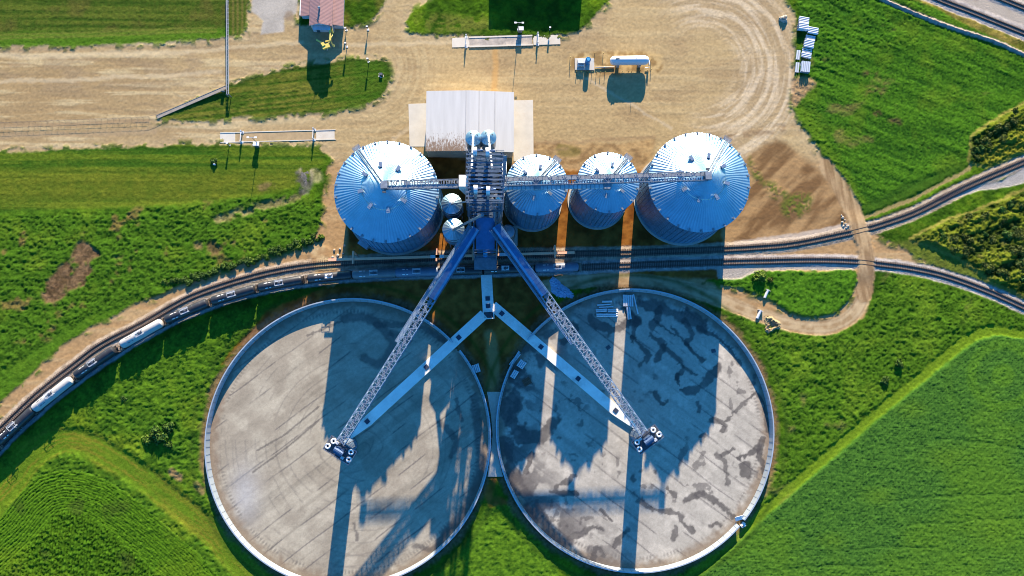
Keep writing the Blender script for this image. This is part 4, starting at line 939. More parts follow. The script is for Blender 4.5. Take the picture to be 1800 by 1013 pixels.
# bucket elevators: head, twin casings, boot
def bucket_elevator(x, y, zh, label):
    t = thing('bucket_elevator', label, 'bucket elevator', (x, y, 0), group='bucket elevators in the tower')
    for sg in (-1, 1): mb = MB(); mb.box((0, sg * .75, zh / 2), (.8, .62, zh)); mb.build('casing', 'galv_shade_blue', t)
    mb = MB(); mb.box((0, 0, 1.0), (1.1, 2.6, 2)); mb.build('boot', 'galv_dull', t)
    mb = MB(); mb.lathe([(.45, -.0), (1.25, .01), (1.25, 1.1), (.45, 1.11)], n=20, axis='x'); hd = MB(); hd.add([(v[0] - .55, v[1], v[2] + zh + .4) for v in mb.v], mb.f); hd.box((0, 0, zh - .2), (1.1, 2.5, 1.2)); hd.build('head', 'steel_light', t)
    mb = MB(); mb.box((1.1, .3, zh + .6), (.9, .6, .6)); mb.tube((1.5, .3, zh + .6), (2.2, .3, zh + .6), .32); mb.build('drive_motor', 'blue_motor', t)
    mb = MB(); mb.tube((0, -1.2, zh + .4), (0, -2.0, zh - 1.6), .38); mb.build('discharge', 'galv', t)
MAT['blue_motor'] = simple_mat('motor_paint', (.07, .12, .22), .45, .2, .1)
for (px_, py_), lb in zip(((835, 266), (857, 267), (836, 333), (858, 335)), ('bucket elevator with white head at the upper left of the tower', 'bucket elevator with white head at the upper right of the tower', 'bucket elevator with white head at the middle left of the tower', 'bucket elevator with white head at the middle right of the tower')):
    p = P(px_, py_, 43.5); bucket_elevator(p.x, p.y, 43.0, lb)
# load-out bins over the shed roof
lo_tops = []
for (px_, py_), lb in (((832, 240), 'white load-out bin over the shed roof, the left of the pair'), ((858.5, 239), 'white load-out bin over the shed roof, the right of the pair')):
    p = P(px_, py_, 22); t = thing('loadout_bin', lb, 'load-out bin', (p.x, p.y, 0), group='load-out bins over the shed'); R = 2.5
    mb = MB(); mb.lathe([(.5, 9.2), (R, 13), (R, 20.4)], n=32); mb.build('shell', 'galv', t, True)
    mb = MB(); mb.lathe([(R + .1, 20.4), (R * .5, 21.6), (.3, 22.5)], n=32); mb.f = mb.f[:-2]; mb.build('roof', 'galv_roof', t)
    mb = MB()
    for k in range(4): a = PI / 4 + PI / 2 * k; mb.bar((R * math.cos(a), R * math.sin(a), 8.3), (R * math.cos(a), R * math.sin(a), 15), .3)
    mb.build('leg_frame', 'galv_dull', t)
    for a in (.5, 2.2): mb = MB(); mb.box((1.3 * math.cos(a), 1.3 * math.sin(a), 21.4), (.5, .5, .5), a); mb.build('hatch', 'steel_dark', t)
    lo_tops.append(Vector((p.x, p.y, 22.6)))
for q, e, lb in ((lo_tops[0], P(829, 297, 33), 'pale spout pipe running from the tower to the left load-out bin'), (lo_tops[1], P(865, 297, 33), 'pale spout pipe running from the tower to the right load-out bin')):
    t = thing('grain_spout', lb, 'grain spout', tuple(q), group='spouts to the load-out bins'); mb = MB(q); mb.tube(q, e, .36, n=12); mb.build('pipe', 'steel_light', t, True)
    mb = MB(q); mb.tube(q - Vector((0, 0, .6)), q + Vector((0, 0, .5)), .55, n=14); mb.build('outlet', 'steel_light', t)
    mb = MB(q)
    for f in (.25, .5, .75): c = q.lerp(e, f); dd = (e - q).normalized() * .1; mb.tube(c - dd, c + dd, .5, n=12)
    mb.build('flange', 'galv_dull', t)
# spouts and pipes lower on the tower
def spout(label, pts, r, mat='galv', n=12):
    o = tuple(pts[0]); t = thing('grain_spout', label, 'grain spout', o, group='spouts on the tower'); mb = MB(o)
    for i in range(len(pts) - 1): mb.tube(pts[i], pts[i + 1], r, n=n)
    mb.build('pipe', mat, t, True)
    mb = MB(o)
    for i in range(len(pts)): mb.lathe([(r * 1.25, -.14), (r * 1.25, .14)], c=pts[i], n=n)
    mb.build('flange', 'galv_dull', t)
spout('long thin spout slanting from the tower to the lower hopper tank', [P(848, 378, 33), P(797, 404, 18.6)], .42)
spout('thin spout running from the tower to the upper hopper tank', [P(835, 352, 28), P(794, 359, 18.5)], .28)
spout('bent spout curving down the right side of the tower', [P(872, 346, 34), P(878, 352, 33), P(880, 368, 28), P(877, 390, 20), P(886, 408, 9)], .75)
spout('thick vertical spout at the right front of the tower', [P(868, 350, 34), P(871, 392, 20), P(872, 420, 12)], .6)
spout('pipe standing at the left front corner of the tower', [P(831, 335, 36), P(826, 372, 22), P(828, 400, 14)], .5)
# white drop box on the left bridge
p = P(815, 318, 33); t = thing('drop_box', 'white topped distributor box where the left bridge meets the tower', 'distributor box', (p.x, p.y, 0))
mb = MB(); mb.box((0, 0, 31.3), (2.9, 3.6, 3.6)); mb.build('box', 'white', t)
mb = MB(); mb.add([(-1.4, -1.75, 29.45), (1.4, -1.75, 29.45), (1.4, 1.75, 29.45), (-1.4, 1.75, 29.45), (.0, -1.2, 21), (1.6, -1.2, 21), (1.6, .3, 21), (0, .3, 21)], [(0, 1, 5, 4), (1, 2, 6, 5), (2, 3, 7, 6), (3, 0, 4, 7), (4, 5, 6, 7), (3, 2, 1, 0)]); mb.build('chute', 'steel_light', t)

# south bay with siding, conveyor heads and rail load-out
p0, p1 = P(838, 380, 25), P(868, 380, 25); p2 = P(853, 442, 13)
sx0, sx1, sy1, sy0 = p0.x, p1.x, TY0 - .4, p2.y
t = thing('loadout_tower', 'blue shaded sided load-out tower in front of the lattice tower', 'tower', ((sx0 + sx1) / 2, sy0, 0)); o0 = tuple(t.location)
mb = MB(o0); mb.box(((sx0 + sx1) / 2, (sy0 + sy1) / 2, 12.5), (sx1 - sx0, sy1 - sy0, 11)); mb.build('siding', 'galv_shade_blue', t)
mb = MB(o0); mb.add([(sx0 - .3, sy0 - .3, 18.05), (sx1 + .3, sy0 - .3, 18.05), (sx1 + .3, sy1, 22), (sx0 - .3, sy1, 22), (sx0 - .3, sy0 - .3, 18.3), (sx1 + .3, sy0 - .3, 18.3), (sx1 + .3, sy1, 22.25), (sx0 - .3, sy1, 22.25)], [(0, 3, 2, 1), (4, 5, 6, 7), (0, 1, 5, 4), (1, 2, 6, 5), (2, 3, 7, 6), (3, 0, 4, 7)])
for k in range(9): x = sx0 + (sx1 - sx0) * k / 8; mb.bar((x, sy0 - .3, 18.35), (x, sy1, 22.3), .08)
mb.build('roof', 'galv_shade_blue', t)
for x in (sx0 - 1, sx1 + 1):
    for y in (sy0 - 1.5, sy1 - .2): mb = MB(o0); mb.bar((x, y, 0), (x, y, 24), .36); mb.build('column', 'galv_dull', t)
mb = MB(o0)
for z in (6, 9, 14.5, 19.5, 24):
    mb.bar((sx0 - 1, sy0 - 1.5, z), (sx1 + 1, sy0 - 1.5, z), .25); mb.bar((sx0 - 1, sy1 - .2, z), (sx1 + 1, sy1 - .2, z), .25)
    for x in (sx0 - 1, sx1 + 1): mb.bar((x, sy0 - 1.5, z), (x, sy1 - .2, z), .25)
mb.bar((sx0 - 1, sy0 - 1.5, 6), (sx0 - 1, sy0 - 1.5, 24), .2); mb.bar((sx0 - 1, sy1 - .2, 6), (sx0 - 1, sy1 - .2, 24), .2); mb.build('frame', 'tower_steel', t)
mb = MB(o0); z = 9.0
mb.box(((sx0 + sx1) / 2, sy0 - 3.2, z), (sx1 - sx0 + 2, 4.6, .12)); mb.handrail((sx0 - 1, sy0 - 5.5, z), (sx1 + 1, sy0 - 5.5, z)); mb.handrail((sx0 - 1, sy0 - 1, z), (sx0 - 1, sy0 - 5.5, z)); mb.handrail((sx1 + 1, sy0 - 1, z), (sx1 + 1, sy0 - 5.5, z)); mb.build('loading_platform', 'galv_dull', t)
mb = MB(o0); xm = (sx0 + sx1) / 2; mb.box((xm, sy0 - .6, 13), (1.4, .9, 9)); mb.tube((xm, sy0 - .8, 9), (xm, sy0 - 4.2, 5.6), .5); mb.build('loading_spout', 'blue', t)

# ------------------------------------------------------------------ bridges over the bins
def bridge(name, a, b, w, h, label, tube=False):
    a, b = Vector(a), Vector(b); o = tuple(a); t = thing(name, label, 'conveyor bridge', o, group='conveyor bridges over the bins')
    d = (b - a).normalized(); s = Vector((-d.y, d.x, 0)); u = Vector((0, 0, 1))
    mb = MB(o); mb.truss(a, b, w, h, 2.2, .12); mb.build('truss', 'galv_dull', t)
    mb = MB(o); q = s * (w * .22) + u * .5; mb.bar(a + q, b + q, w * .36, .5); mb.build('conveyor_casing', 'galv_dull', t)
    mb = MB(o); q = -s * (w * .27) + u * .15; n = int((b - a).length / .8)
    for k in range(n): c = a.lerp(b, (k + .5) / n) + q; mb.box(c, (.34, w * .38, .06), math.atan2(d.y, d.x))
    mb.build('walkway', 'galv_dull', t)
    mb = MB(o); q = -s * (w * .5) + u * .2; mb.handrail(a + q, b + q); q = s * (w * .5) + u * .2; mb.handrail(a + q, b + q); mb.build('handrail', 'galv_dull', t)
    hd = MB(o); ang = math.atan2(d.y, d.x); hd.box(b + u * .8, (2.0, w * .9, 1.6), ang); hd.build('head_box', 'galv_dull', t)
    mb = MB(o); mb.box(b + u * 1.0 + s * (w * .8), (1.0, .7, .7), ang); mb.build('drive_motor', 'steel_dark', t)
    return t
zb = 30.2
bridge('conveyor_bridge', P(806, 324, zb), P(676, 327, zb), 2.6, 1.2, 'conveyor bridge from the tower to the peak of the large left bin')
bridge('conveyor_bridge', P(878, 321, zb), P(1243, 311, zb), 2.7, 1.2, 'long conveyor bridge from the tower to the peak of the large right bin')
a_, b_ = P(886, 330, zb - .4), P(1068, 328, zb - .4); t = thing('transfer_conveyor', 'pale covered conveyor ending above the second smaller bin', 'conveyor', tuple(a_))
mb = MB(a_); mb.bar(a_, b_, 1.25, .8); mb.build('casing', 'steel_light', t)
mb = MB(a_); n = 24
for k in range(n): c = Vector(a_).lerp(b_, k / n); mb.box(c, (.15, 1.5, 1.0), math.atan2((b_ - a_).y, (b_ - a_).x))
mb.build('joint_band', 'galv_dull', t)
for px_ in (944, 1068):
    c = P(px_, 329, zb - .5); mb = MB(a_); mb.box(c + Vector((0, 1.0, -.2)), (2.2, 3.4, 1.8)); mb.build('drop_box', 'galv_dull', t)
mb = MB(a_); c = P(886, 330, zb); mb.box(c, (1.6, 2.0, 1.8)); mb.build('tail_box', 'steel_light', t)

# ------------------------------------------------------------------ long conveyors to the ring centres with their fill towers
def long_conveyor(a, b, cover_to, label, side):
    a, b = Vector(a), Vector(b); o = tuple(a); t = thing('inclined_conveyor', label, 'conveyor', o, group='long conveyors to the storage rings')
    d = (b - a); L = d.length; dn = d.normalized(); s = Vector((-dn.y, dn.x, 0)).normalized(); u = Vector((0, 0, 1)); ang = math.atan2(dn.y, dn.x)
    mb = MB(o); mb.truss(a - u * .2, b - u * .2, 2.7, 2.3, 1.5, .15); mb.build('truss', 'truss_paint', t)
    c = a.lerp(b, cover_to)
    mb = MB(o)
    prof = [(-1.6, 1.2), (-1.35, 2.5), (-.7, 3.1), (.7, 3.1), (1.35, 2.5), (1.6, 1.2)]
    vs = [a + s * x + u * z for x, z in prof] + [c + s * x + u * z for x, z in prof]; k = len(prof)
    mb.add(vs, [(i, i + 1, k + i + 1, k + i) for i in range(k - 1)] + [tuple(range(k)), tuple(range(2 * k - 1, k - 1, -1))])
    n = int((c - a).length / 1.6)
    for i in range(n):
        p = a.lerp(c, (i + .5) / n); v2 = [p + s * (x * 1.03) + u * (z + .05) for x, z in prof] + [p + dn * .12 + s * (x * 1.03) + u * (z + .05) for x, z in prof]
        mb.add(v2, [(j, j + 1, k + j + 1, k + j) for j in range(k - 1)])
    mb.build('cover', 'galv_shade_blue', t)
    mb = MB(o); mb.bar(c + u * .9, b + u * .9, 1.0, .25); mb.build('belt', 'galv_dull', t)
    mb = MB(o); q = s * (2.1 * side) + u * .6; mb.bar(a + q, a.lerp(b, .55) + q, .75, .08); mb.handrail(a + q * 1.2, a.lerp(b, .55) + q * 1.2, 1.1, 2.5); mb.build('walkway', 'truss_paint', t)
    return t
def fill_tower(foot, top, ang, label):
    o = tuple(foot); t = thing('fill_tower', label, 'fill tower', o, group='fill towers in the storage rings'); zt = top.z - 1.2
    m2 = MB(o); m2.lathe([(2.35, 0), (2.35, zt - 1.5)], c=foot, n=32); m2.build('perforated_tube', 'galv_wall', t, True)
    m2 = MB(o)
    for k in range(8): a = PI / 4 * k; m2.bar(foot + Vector((2.45 * math.cos(a), 2.45 * math.sin(a), 0)), foot + Vector((2.45 * math.cos(a), 2.45 * math.sin(a), zt - 1.4)), .16)
    for z in np.arange(2, zt - 1, 2): m2.lathe([(2.36, z), (2.5, z + .05), (2.36, z + .1)], c=foot + Vector((0, 0, 0)), n=32)
    m2.build('stiffener', 'galv_dull', t)
    R = Matrix.Rotation(ang, 3, 'Z'); ctr = Vector((foot.x, foot.y, zt))
    def L_(x, y, z=0): return ctr + R @ Vector((x, y, z))
    m2 = MB(o); m2.box(ctr, (4.8, 9.4, .16), ang); m2.box(ctr - Vector((0, 0, .8)), (4.4, 5.2, 1.2), ang); m2.build('platform', 'steel_dark', t)
    m2 = MB(o); c = [L_(-2.4, -4.7), L_(2.4, -4.7), L_(2.4, 4.7), L_(-2.4, 4.7)]
    for i in range(4): m2.handrail(c[i], c[(i + 1) % 4], 1.1, 1.5)
    m2.build('handrail', 'galv', t)
    m2 = MB(o); m2.box(L_(.2, 0, 1.3), (2.2, 2.4, 2.4), ang); m2.tube(L_(.2, -1.6, 2.2), L_(.2, 1.6, 2.2), .8); m2.build('head_pulley_box', 'blue_motor', t)
    m2 = MB(o); m2.box(L_(1.5, 1.9, .9), (.8, 1.0, .9), ang); m2.box(L_(-1.5, -1.9, .9), (.8, 1.0, .9), ang); m2.build('drive_motor', 'steel_light', t)
    for x, y in ((.9, 3.9), (-1.3, 3.2), (.9, -3.9), (-1.3, -3.2)):
        pr = [(.42, .0), (.72, .25), (.95, .7), (.72, .95), (.42, .9), (.34, .45)]
        m2 = MB(o); m2.lathe([(r_, z_) for r_, z_ in pr], c=L_(x, y, .1), n=18); m2.f = m2.f[:-2]; m2.build('fan_ring', 'white', t, True)
    return t
ZC1, ZC0 = 17.0, 22.0
CL0, CL1 = P(836, 404, ZC0), P(600, 778, ZC1); CR0, CR1 = P(872, 400, ZC0), P(1131, 762, ZC1)
fl = P(597, 792, ZC1); fr = P(1139, 773, ZC1)
angL = math.atan2((CL1 - CL0).y, (CL1 - CL0).x); angR = math.atan2((CR1 - CR0).y, (CR1 - CR0).x)
long_conveyor(CL0, CL1, .33, 'long lattice conveyor from the tower to the left ring centre', -1)
long_conveyor(CR0, CR1, .33, 'long lattice conveyor from the tower to the right ring centre', -1)
fill_tower(Vector((fl.x, fl.y, 0)), CL1, angL, 'fill tower with a fan topped platform in the left ring')
fill_tower(Vector((fr.x, fr.y, 0)), CR1, angR, 'fill tower with a fan topped platform in the right ring')

# ------------------------------------------------------------------ railway
def world_line(pts, n=10, z=0.0):
    s = spline(pts, n, False); w = Pn(s[:, 0], s[:, 1], z)[:, :2]
    d = np.r_[0, np.cumsum(np.hypot(*np.diff(w, axis=0).T))]
    return w, d
def resample(w, d, s):
    return np.stack([np.interp(s, d, w[:, 0]), np.interp(s, d, w[:, 1])], -1)
def track(label, pts, skip=None):
    w, d = world_line(pts); L = d[-1]; c0 = tuple(w[len(w) // 2]); t = thing('railway_track', label, 'railway track', (*c0, 0)); o = (*c0, 0)
    s = np.arange(0, L, 2.0); p = resample(w, d, s); tg = np.gradient(p, axis=0); tg /= np.hypot(tg[:, 0], tg[:, 1])[:, None]; nr = np.stack([-tg[:, 1], tg[:, 0]], 1)
    for sg in (-1, 1):
        mb = MB(o); q = p + nr * .72 * sg; n = len(q); vs = []
        for dx, z in ((-.09, .22), (.09, .22), (.09, .46), (-.09, .46)): vs += [(q[i, 0] + nr[i, 0] * dx, q[i, 1] + nr[i, 1] * dx, z) for i in range(n)]
        mb.add(vs, [(k * n + i, k * n + i + 1, ((k + 1) % 4) * n + i + 1, ((k + 1) % 4) * n + i) for k in range(4) for i in range(n - 1)]); mb.build('rail', 'rail', t)
    s = np.arange(0, L, .62); p = resample(w, d, s); tg = np.gradient(p, axis=0)
    mb = MB(o); mb2 = MB(o)
    for i in range(len(p)):
        a = math.atan2(tg[i, 1], tg[i, 0]); mb.box((p[i, 0], p[i, 1], .17), (.26, 2.65 + .1 * math.sin(i * 7.3), .2), a + .02 * math.sin(i * 3.1))
    tag(mb.build('sleepers', 'sleeper', t), kind='stuff')
    return w, d
WA = track('curving railway track without cars, passing right behind the elevator tower', TRACK_A)
WB = track('curving railway track that the line of tank cars stands on', TRACK_B)
track('straight railway track in the top right corner beside the grassy bank', TRACK_C)
track('short piece of railway track in the extreme top right corner', TRACK_D)

# ------------------------------------------------------------------ tank cars
def tank_car(label, mat, placard, first_of=None):
    t = thing('tank_car', label, 'tank car', group='tank cars on the curved track')
    Lh, R, zc = 7.6, 1.52, 2.78
    mb = MB(); pr = [(0, -Lh), (R * .55, -Lh + .12), (R * .88, -Lh + .45), (R, -Lh + 1.0), (R * 1.0, 0), (R, Lh - 1.0), (R * .88, Lh - .45), (R * .55, Lh - .12), (0, Lh)]
    mb.lathe(pr, (0, 0, zc), 28, 'x')
    for x in (-5.2, -2.6, 2.6, 5.2): mb.lathe([(R + .005, x - .05), (R + .03, x), (R + .005, x + .05)], (0, 0, zc), 28, 'x')
    mb.build('tank', mat, t, True)
    mb = MB(); mb.box((0, 0, 1.0), (17.0, .6, .35))
    for s in (-1, 1): mb.box((s * 7.5, 0, 1.15), (2.0, 2.7, .3)); mb.box((s * 7.0, 0, 1.6), (.8, 2.4, .9)); mb.bar((s * 8.4, 0, .95), (s * 9.1, 0, .95), .32)
    mb.build('underframe', 'underframe', t)
    for s in (-1, 1):
        mb = MB(); mb.box((s * 5.6, 0, .62), (2.5, 2.0, .35)); bo = mb.build('bogie', 'underframe', t)
        for x in (-.88, .88):
            mb = MB(); 
            for y in (-.72, .72): mb.lathe([(.42, -.07), (.42, .07)], (0, 0, 0), 14, 'x')
            mb = MB()
            for y in (-.74, .74):
                m_ = MB(); m_.lathe([(.43, -.07), (.43, .07)], (0, 0, 0), 14, 'x'); mb.add([(v[1] + s * 5.6 + x, v[0] + y, v[2] + .9) for v in m_.v], m_.f)
            mb.tube((s * 5.6 + x, -.74, .9), (s * 5.6 + x, .74, .9), .1); mb.build('wheelset', 'rust', bo)
    mb = MB()
    for s in (-1, 1):
        mb.box((s * 8.2, 0, 1.35), (.7, 2.8, .08))
        for y in (-1.35, 1.35): mb.bar((s * 8.5, y, 1.3), (s * 8.5, y, 2.4), .09); mb.bar((s * 7.8, y, 1.3), (s * 7.8, y, 2.4), .09); mb.bar((s * 8.5, y, 2.4), (s * 7.8, y, 2.4), .09)
        mb.bar((s * 8.5, -1.35, 2.4), (s * 8.5, 1.35, 2.4), .09); mb.lathe([(.25, -.3), (.25, .3)], (s * 8.1, .6, 1.75), 10)
    mb.build('end_platform', 'rust_pale', t)
    mb = MB()
    for y in (-.62, .62): mb.box((0, y, zc + R + .12), (2.6, .34, .08))
    for y in (-.85, .85): mb.handrail((-1.3, y, zc + R + .1), (1.3, y, zc + R + .1), .95, 1.3, .07)
    for x in (-1.3, 1.3): mb.bar((x, -.85, zc + R + 1.05), (x, .85, zc + R + 1.05), .09)
    for y in (-1.45, 1.45): mb.bar((.35, y * 1.05, 1.0), (.35, y * .6, zc + R + .2), .07); mb.bar((-.35, y * 1.05, 1.0), (-.35, y * .6, zc + R + .2), .07)
    mb.build('top_walkway', 'steel_light' if placard != 'box' else 'galv_dull', t)
    mb = MB(); mb.lathe([(.5, zc + R - .1), (.5, zc + R + .5), (0, zc + R + .62)], n=16); mb.lathe([(.22, zc + R), (.22, zc + R + .4)], (.85, .25, 0), 10); mb.build('manway', 'steel_dark', t)
    mb = MB()
    for (ang, x, w_) in ((.55, -4.4, .95), (.55, -3.2, .55), (-.65, -4.4, .95), (-.65, -3.2, .55)):
        c = Vector((x, math.sin(ang) * (R + .02), zc + math.cos(ang) * (R + .02))); mb.box(c, (w_, .26, .03), rot=Matrix.Rotation(-ang, 3, 'X'))
    mb.build('lettering', 'marking' if mat != 'white_tank' else 'steel_dark', t)
    if placard == 'box':
        mb = MB(); mb.box((0, 0, zc + R + .2), (2.5, 1.5, .14)); b = mb.build('white_deck', 'marking', t)
        mb = MB(); mb.lathe([(.42, .0), (.42, .34)], (-.1, 0, zc + R + .25), 14); mb.box((.65, 0, zc + R + .35), (.5, .4, .2)); mb.build('valve_box', 'steel_dark', t)
    mb = MB(); mb.box((0, -1.5, 1.05), (11.5, .32, .1)); mb.box((0, 1.5, 1.05), (11.5, .32, .1)); mb.build('running_board', 'galv_dull', t)
    return t
MAT['rust_pale'] = simple_mat('dusty_rust', (.30, .23, .17), .8, .1, .3, 1.5)
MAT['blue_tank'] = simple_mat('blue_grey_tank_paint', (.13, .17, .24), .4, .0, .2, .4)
protos = {}
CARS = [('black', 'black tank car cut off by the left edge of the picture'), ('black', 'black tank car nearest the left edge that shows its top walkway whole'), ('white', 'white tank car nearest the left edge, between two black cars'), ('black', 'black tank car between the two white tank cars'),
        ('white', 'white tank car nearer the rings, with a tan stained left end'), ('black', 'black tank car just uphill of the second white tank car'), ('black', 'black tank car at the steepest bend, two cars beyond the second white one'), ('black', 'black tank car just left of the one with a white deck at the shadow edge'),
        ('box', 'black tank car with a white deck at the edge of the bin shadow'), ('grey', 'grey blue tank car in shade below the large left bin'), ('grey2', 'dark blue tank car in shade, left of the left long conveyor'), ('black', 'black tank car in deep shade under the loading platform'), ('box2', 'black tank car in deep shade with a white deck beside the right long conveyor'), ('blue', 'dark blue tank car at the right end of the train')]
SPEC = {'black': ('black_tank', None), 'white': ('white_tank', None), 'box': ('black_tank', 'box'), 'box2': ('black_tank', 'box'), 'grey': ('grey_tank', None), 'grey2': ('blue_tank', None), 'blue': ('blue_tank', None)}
wB, dB = WB
dist_of = []
for (x, y) in _carpx:
    p = P(NADX + (x - NADX) * _k, NADY + (y - NADY) * _k); i = np.argmin(np.hypot(wB[:, 0] - p.x, wB[:, 1] - p.y)); dist_of.append(dB[i])
dist_of = np.array(dist_of)
for k in range(len(dist_of)):     # keep the cars coupled: at least 18.3 m apart
    pass
for (kind, lb), s in zip(CARS, dist_of):
    c = resample(wB, dB, np.array([s - 5.6, s, s + 5.6])); a = math.atan2(c[2, 1] - c[0, 1], c[2, 0] - c[0, 0]); ctr = (c[0] + c[2]) / 2
    if kind not in protos: o = tank_car(lb, *SPEC[kind]); protos[kind] = o
    else: o = copy_tree(protos[kind]); o['label'] = lb
    o.location = (ctr[0], ctr[1], .05); o.rotation_euler = (0, 0, a)

# fall protection beam over the loading track
a_, b_ = P(577, 457, 7.5), P(1010, 444, 7.5); t = thing('fall_arrest_beam', 'long beige beam carried along the track above the tank cars', 'safety beam', (a_.x, a_.y, 0)); o0 = (a_.x, a_.y, 0)
mb = MB(o0); mb.bar(a_, b_, .8, .35); mb.build('beam', 'beige', t)
for px_ in (620, 766, 830, 975):
    f = (px_ - 577) / 433.; c = a_.lerp(b_, f); mb = MB(o0)
    mb.bar(c + Vector((0, 2.6, .3)), c + Vector((0, -1.6, .3)), .5, .3); mb.bar((c.x, c.y + 2.5, 0), (c.x, c.y + 2.5, c.z + .4), .45); mb.bar((c.x, c.y + 2.5, c.z - 2.2), (c.x, c.y + .4, c.z), .25); mb.build('post', 'beige', t)
mb = MB(o0)
for f in (.43, .71, .45): c = a_.lerp(b_, f); mb.box(c + Vector((0, 0, .3)), (3.0, 1.05, .35), .03)
mb.build('trolley', 'steel_light', t)

# ------------------------------------------------------------------ propane tank and vaporiser
g0, g1 = P(1072, 107, 2.8), P(1141, 106, 2.8); c = (g0 + g1) / 2; Lh = (g1 - g0).length / 2; R = 1.62
t = thing('gas_tank', 'long white gas tank lying on two concrete saddles', 'gas tank', (c.x, c.y, 0), math.atan2((g1 - g0).y, (g1 - g0).x))
mb = MB(); mb.lathe([(0, -Lh), (R * .5, -Lh + .2), (R * .82, -Lh + .65), (R, -Lh + 1.5), (R, Lh - 1.5), (R * .82, Lh - .65), (R * .5, Lh - .2), (0, Lh)], (0, 0, 2.75), 36, 'x'); mb.build('tank', 'white', t, True)
for x in (-Lh * .55, Lh * .55): mb = MB(); mb.box((x, 0, .75), (.9, 2.9, 1.5)); mb.build('saddle', 'concrete', t)
mb = MB(); mb.box((-Lh * .62, 0, 4.45), (1.0, .4, .2)); mb.lathe([(.25, 4.3), (.25, 4.65)], (-Lh * .7, 0, 0), 10); mb.tube((Lh * .3, .2, 4.35), (Lh * .3, .2, 5.6), .07); mb.build('valve', 'steel_dark', t)
mb = MB(); mb.box((Lh + .25, -.6, 1.6), (.35, 1.6, 1.2)); mb.tube((Lh - 1, -1.8, .5), (Lh + .4, -1.8, .5), .15); mb.build('pump_box', 'steel_light', t)
p = P(1028, 111, 1); t = thing('vaporiser', 'gas vaporiser on a concrete slab with an upright blue cylinder', 'vaporiser', (p.x, p.y, 0))
mb = MB(); mb.box((0, -.1, .1), (7.0, 4.4, .5)); mb.build('slab', 'concrete', t)
mb = MB(); mb.lathe([(.95, .35), (.95, 2.9), (.8, 3.1)], (1.0, .5, 0), 24); mb.f = mb.f[:-1]; mb.lathe([(.8, 3.1), (.62, 3.1), (.62, 2.7), (0, 2.7)], (1.0, .5, 0), 24); mb.build('cylinder', 'blue', t, True)
mb = MB(); mb.box((-1.3, .5, 1.0), (2.4, 1.6, 1.4)); mb.build('burner_cabinet', 'steel_light', t)
mb = MB()
for x in (-2.3, -1.7, -1.1, -.5): mb.tube((x, -1.0, .35), (x, -1.0, 1.2), .18); mb.bar((x, -1.0, 1.0), (x, .2, 1.0), .16)
mb.tube((-2.6, -1.0, 1.0), (-.2, -1.0, 1.0), .14); mb.build('pipework', 'white', t)
a_, b_ = P(1046, 119, .35), P(1080, 117.5, .35); t = thing('gas_pipe', 'pale pipe on the ground joining the vaporiser to the gas tank', 'pipe', tuple(a_)); mb = MB(a_); mb.tube(a_, b_, .2); mb.build('pipe', 'apron', t)
mb = MB(a_); mb.box(a_.lerp(b_, .5) - Vector((0, 0, .2)), (.4, .6, .4)); mb.build('support', 'concrete', t)
proto = None
posts = [(1002, 103), (1002, 118), (1013, 128), (1021, 128.5), (1032, 128), (1040, 128.5), (1048, 129), (1055, 129), (1063, 128.5), (1093, 128.5), (1104, 128), (1110, 127), (1125, 126), (1137, 126), (1144, 124), (1144, 107), (1060, 96), (1045, 96)]
for q in posts:
    p = P(*q)
    if proto is None:
        proto = thing('bollard', 'thin steel guard post round the gas tank and vaporiser', 'bollard', p, group='guard posts round the gas tank'); mb = MB(); mb.tube((0, 0, -.1), (0, 0, 1.2), .09, n=8); mb.build('post', 'rust', proto); mb = MB(); mb.lathe([(.1, 1.2), (.11, 1.26), (0, 1.32)], n=8); mb.build('cap', 'yellow', proto)
    else: copy_thing(proto, p)

# ------------------------------------------------------------------ old elevator house with the truck probe
hx0, hx1 = P(545.5, 45, 5).x, P(582.5, 45, 5).x; hy0 = P(563, 46, 4.5).y; wx0, wx1 = P(529, 30, 2.6).x, P(602, 40, 2.6).x; hy1 = hy0 + 26
t = thing('elevator_house', 'red roofed old elevator house with lower wings on both sides', 'house', ((hx0 + hx1) / 2, hy0, 0)); o0 = tuple(t.location)
wl, rf = MB(o0), MB(o0); gable_box(wl, rf, hx0, hx1, hy0, hy1, 5.4, 1.7, .35, rib=.5); wl.build('wall', 'steel_light', t); rf.build('roof', 'red_roof', t)
for nm, xa, xb, ya in (('west', wx0, hx0 - .05, P(536, 29, 2).y), ('east', hx1 + .05, wx1, P(592, 46, 2).y)):
    mb = MB(o0); mb.box(((xa + xb) / 2, (ya + hy1) / 2, 1.2), (xb - xa, hy1 - ya, 2.4)); mb.build('wing_wall', 'steel_light', t)
    zi, zo = 3.6, 2.5; A, B_ = (xa - .3, xb) if nm == 'west' else (xb + .3, xa)
    mb = MB(o0); mb.add([(A, ya - .3, zo), (B_, ya - .3, zi), (B_, hy1, zi), (A, hy1, zo), (A, ya - .3, zo + .12), (B_, ya - .3, zi + .12), (B_, hy1, zi + .12), (A, hy1, zo + .12)], [(0, 3, 2, 1), (4, 5, 6, 7), (0, 1, 5, 4), (1, 2, 6, 5), (2, 3, 7, 6), (3, 0, 4, 7)])
    for k in range(int((hy1 - ya) / .5)): y = ya + k * .5; mb.bar((A, y, zo + .125), (B_, y, zi + .125), .05, .03)
    mb.build('wing_roof', 'red_roof', t)
mb = MB(o0); c = P(561, 14, 7.6); mb.tube((c.x, c.y, 6.2), (c.x, c.y, 8.0), .35, n=14); mb.lathe([(.5, 8.0), (.2, 8.4)], (c.x, c.y, 0), 12); mb.build('chimney', 'galv_dull', t)
mb = MB(o0); xm = (hx0 + hx1) / 2; mb.box((xm + .6, hy0 - .06, 3.6), (2.4, .1, 1.3)); mb.build('window', 'glass', t)
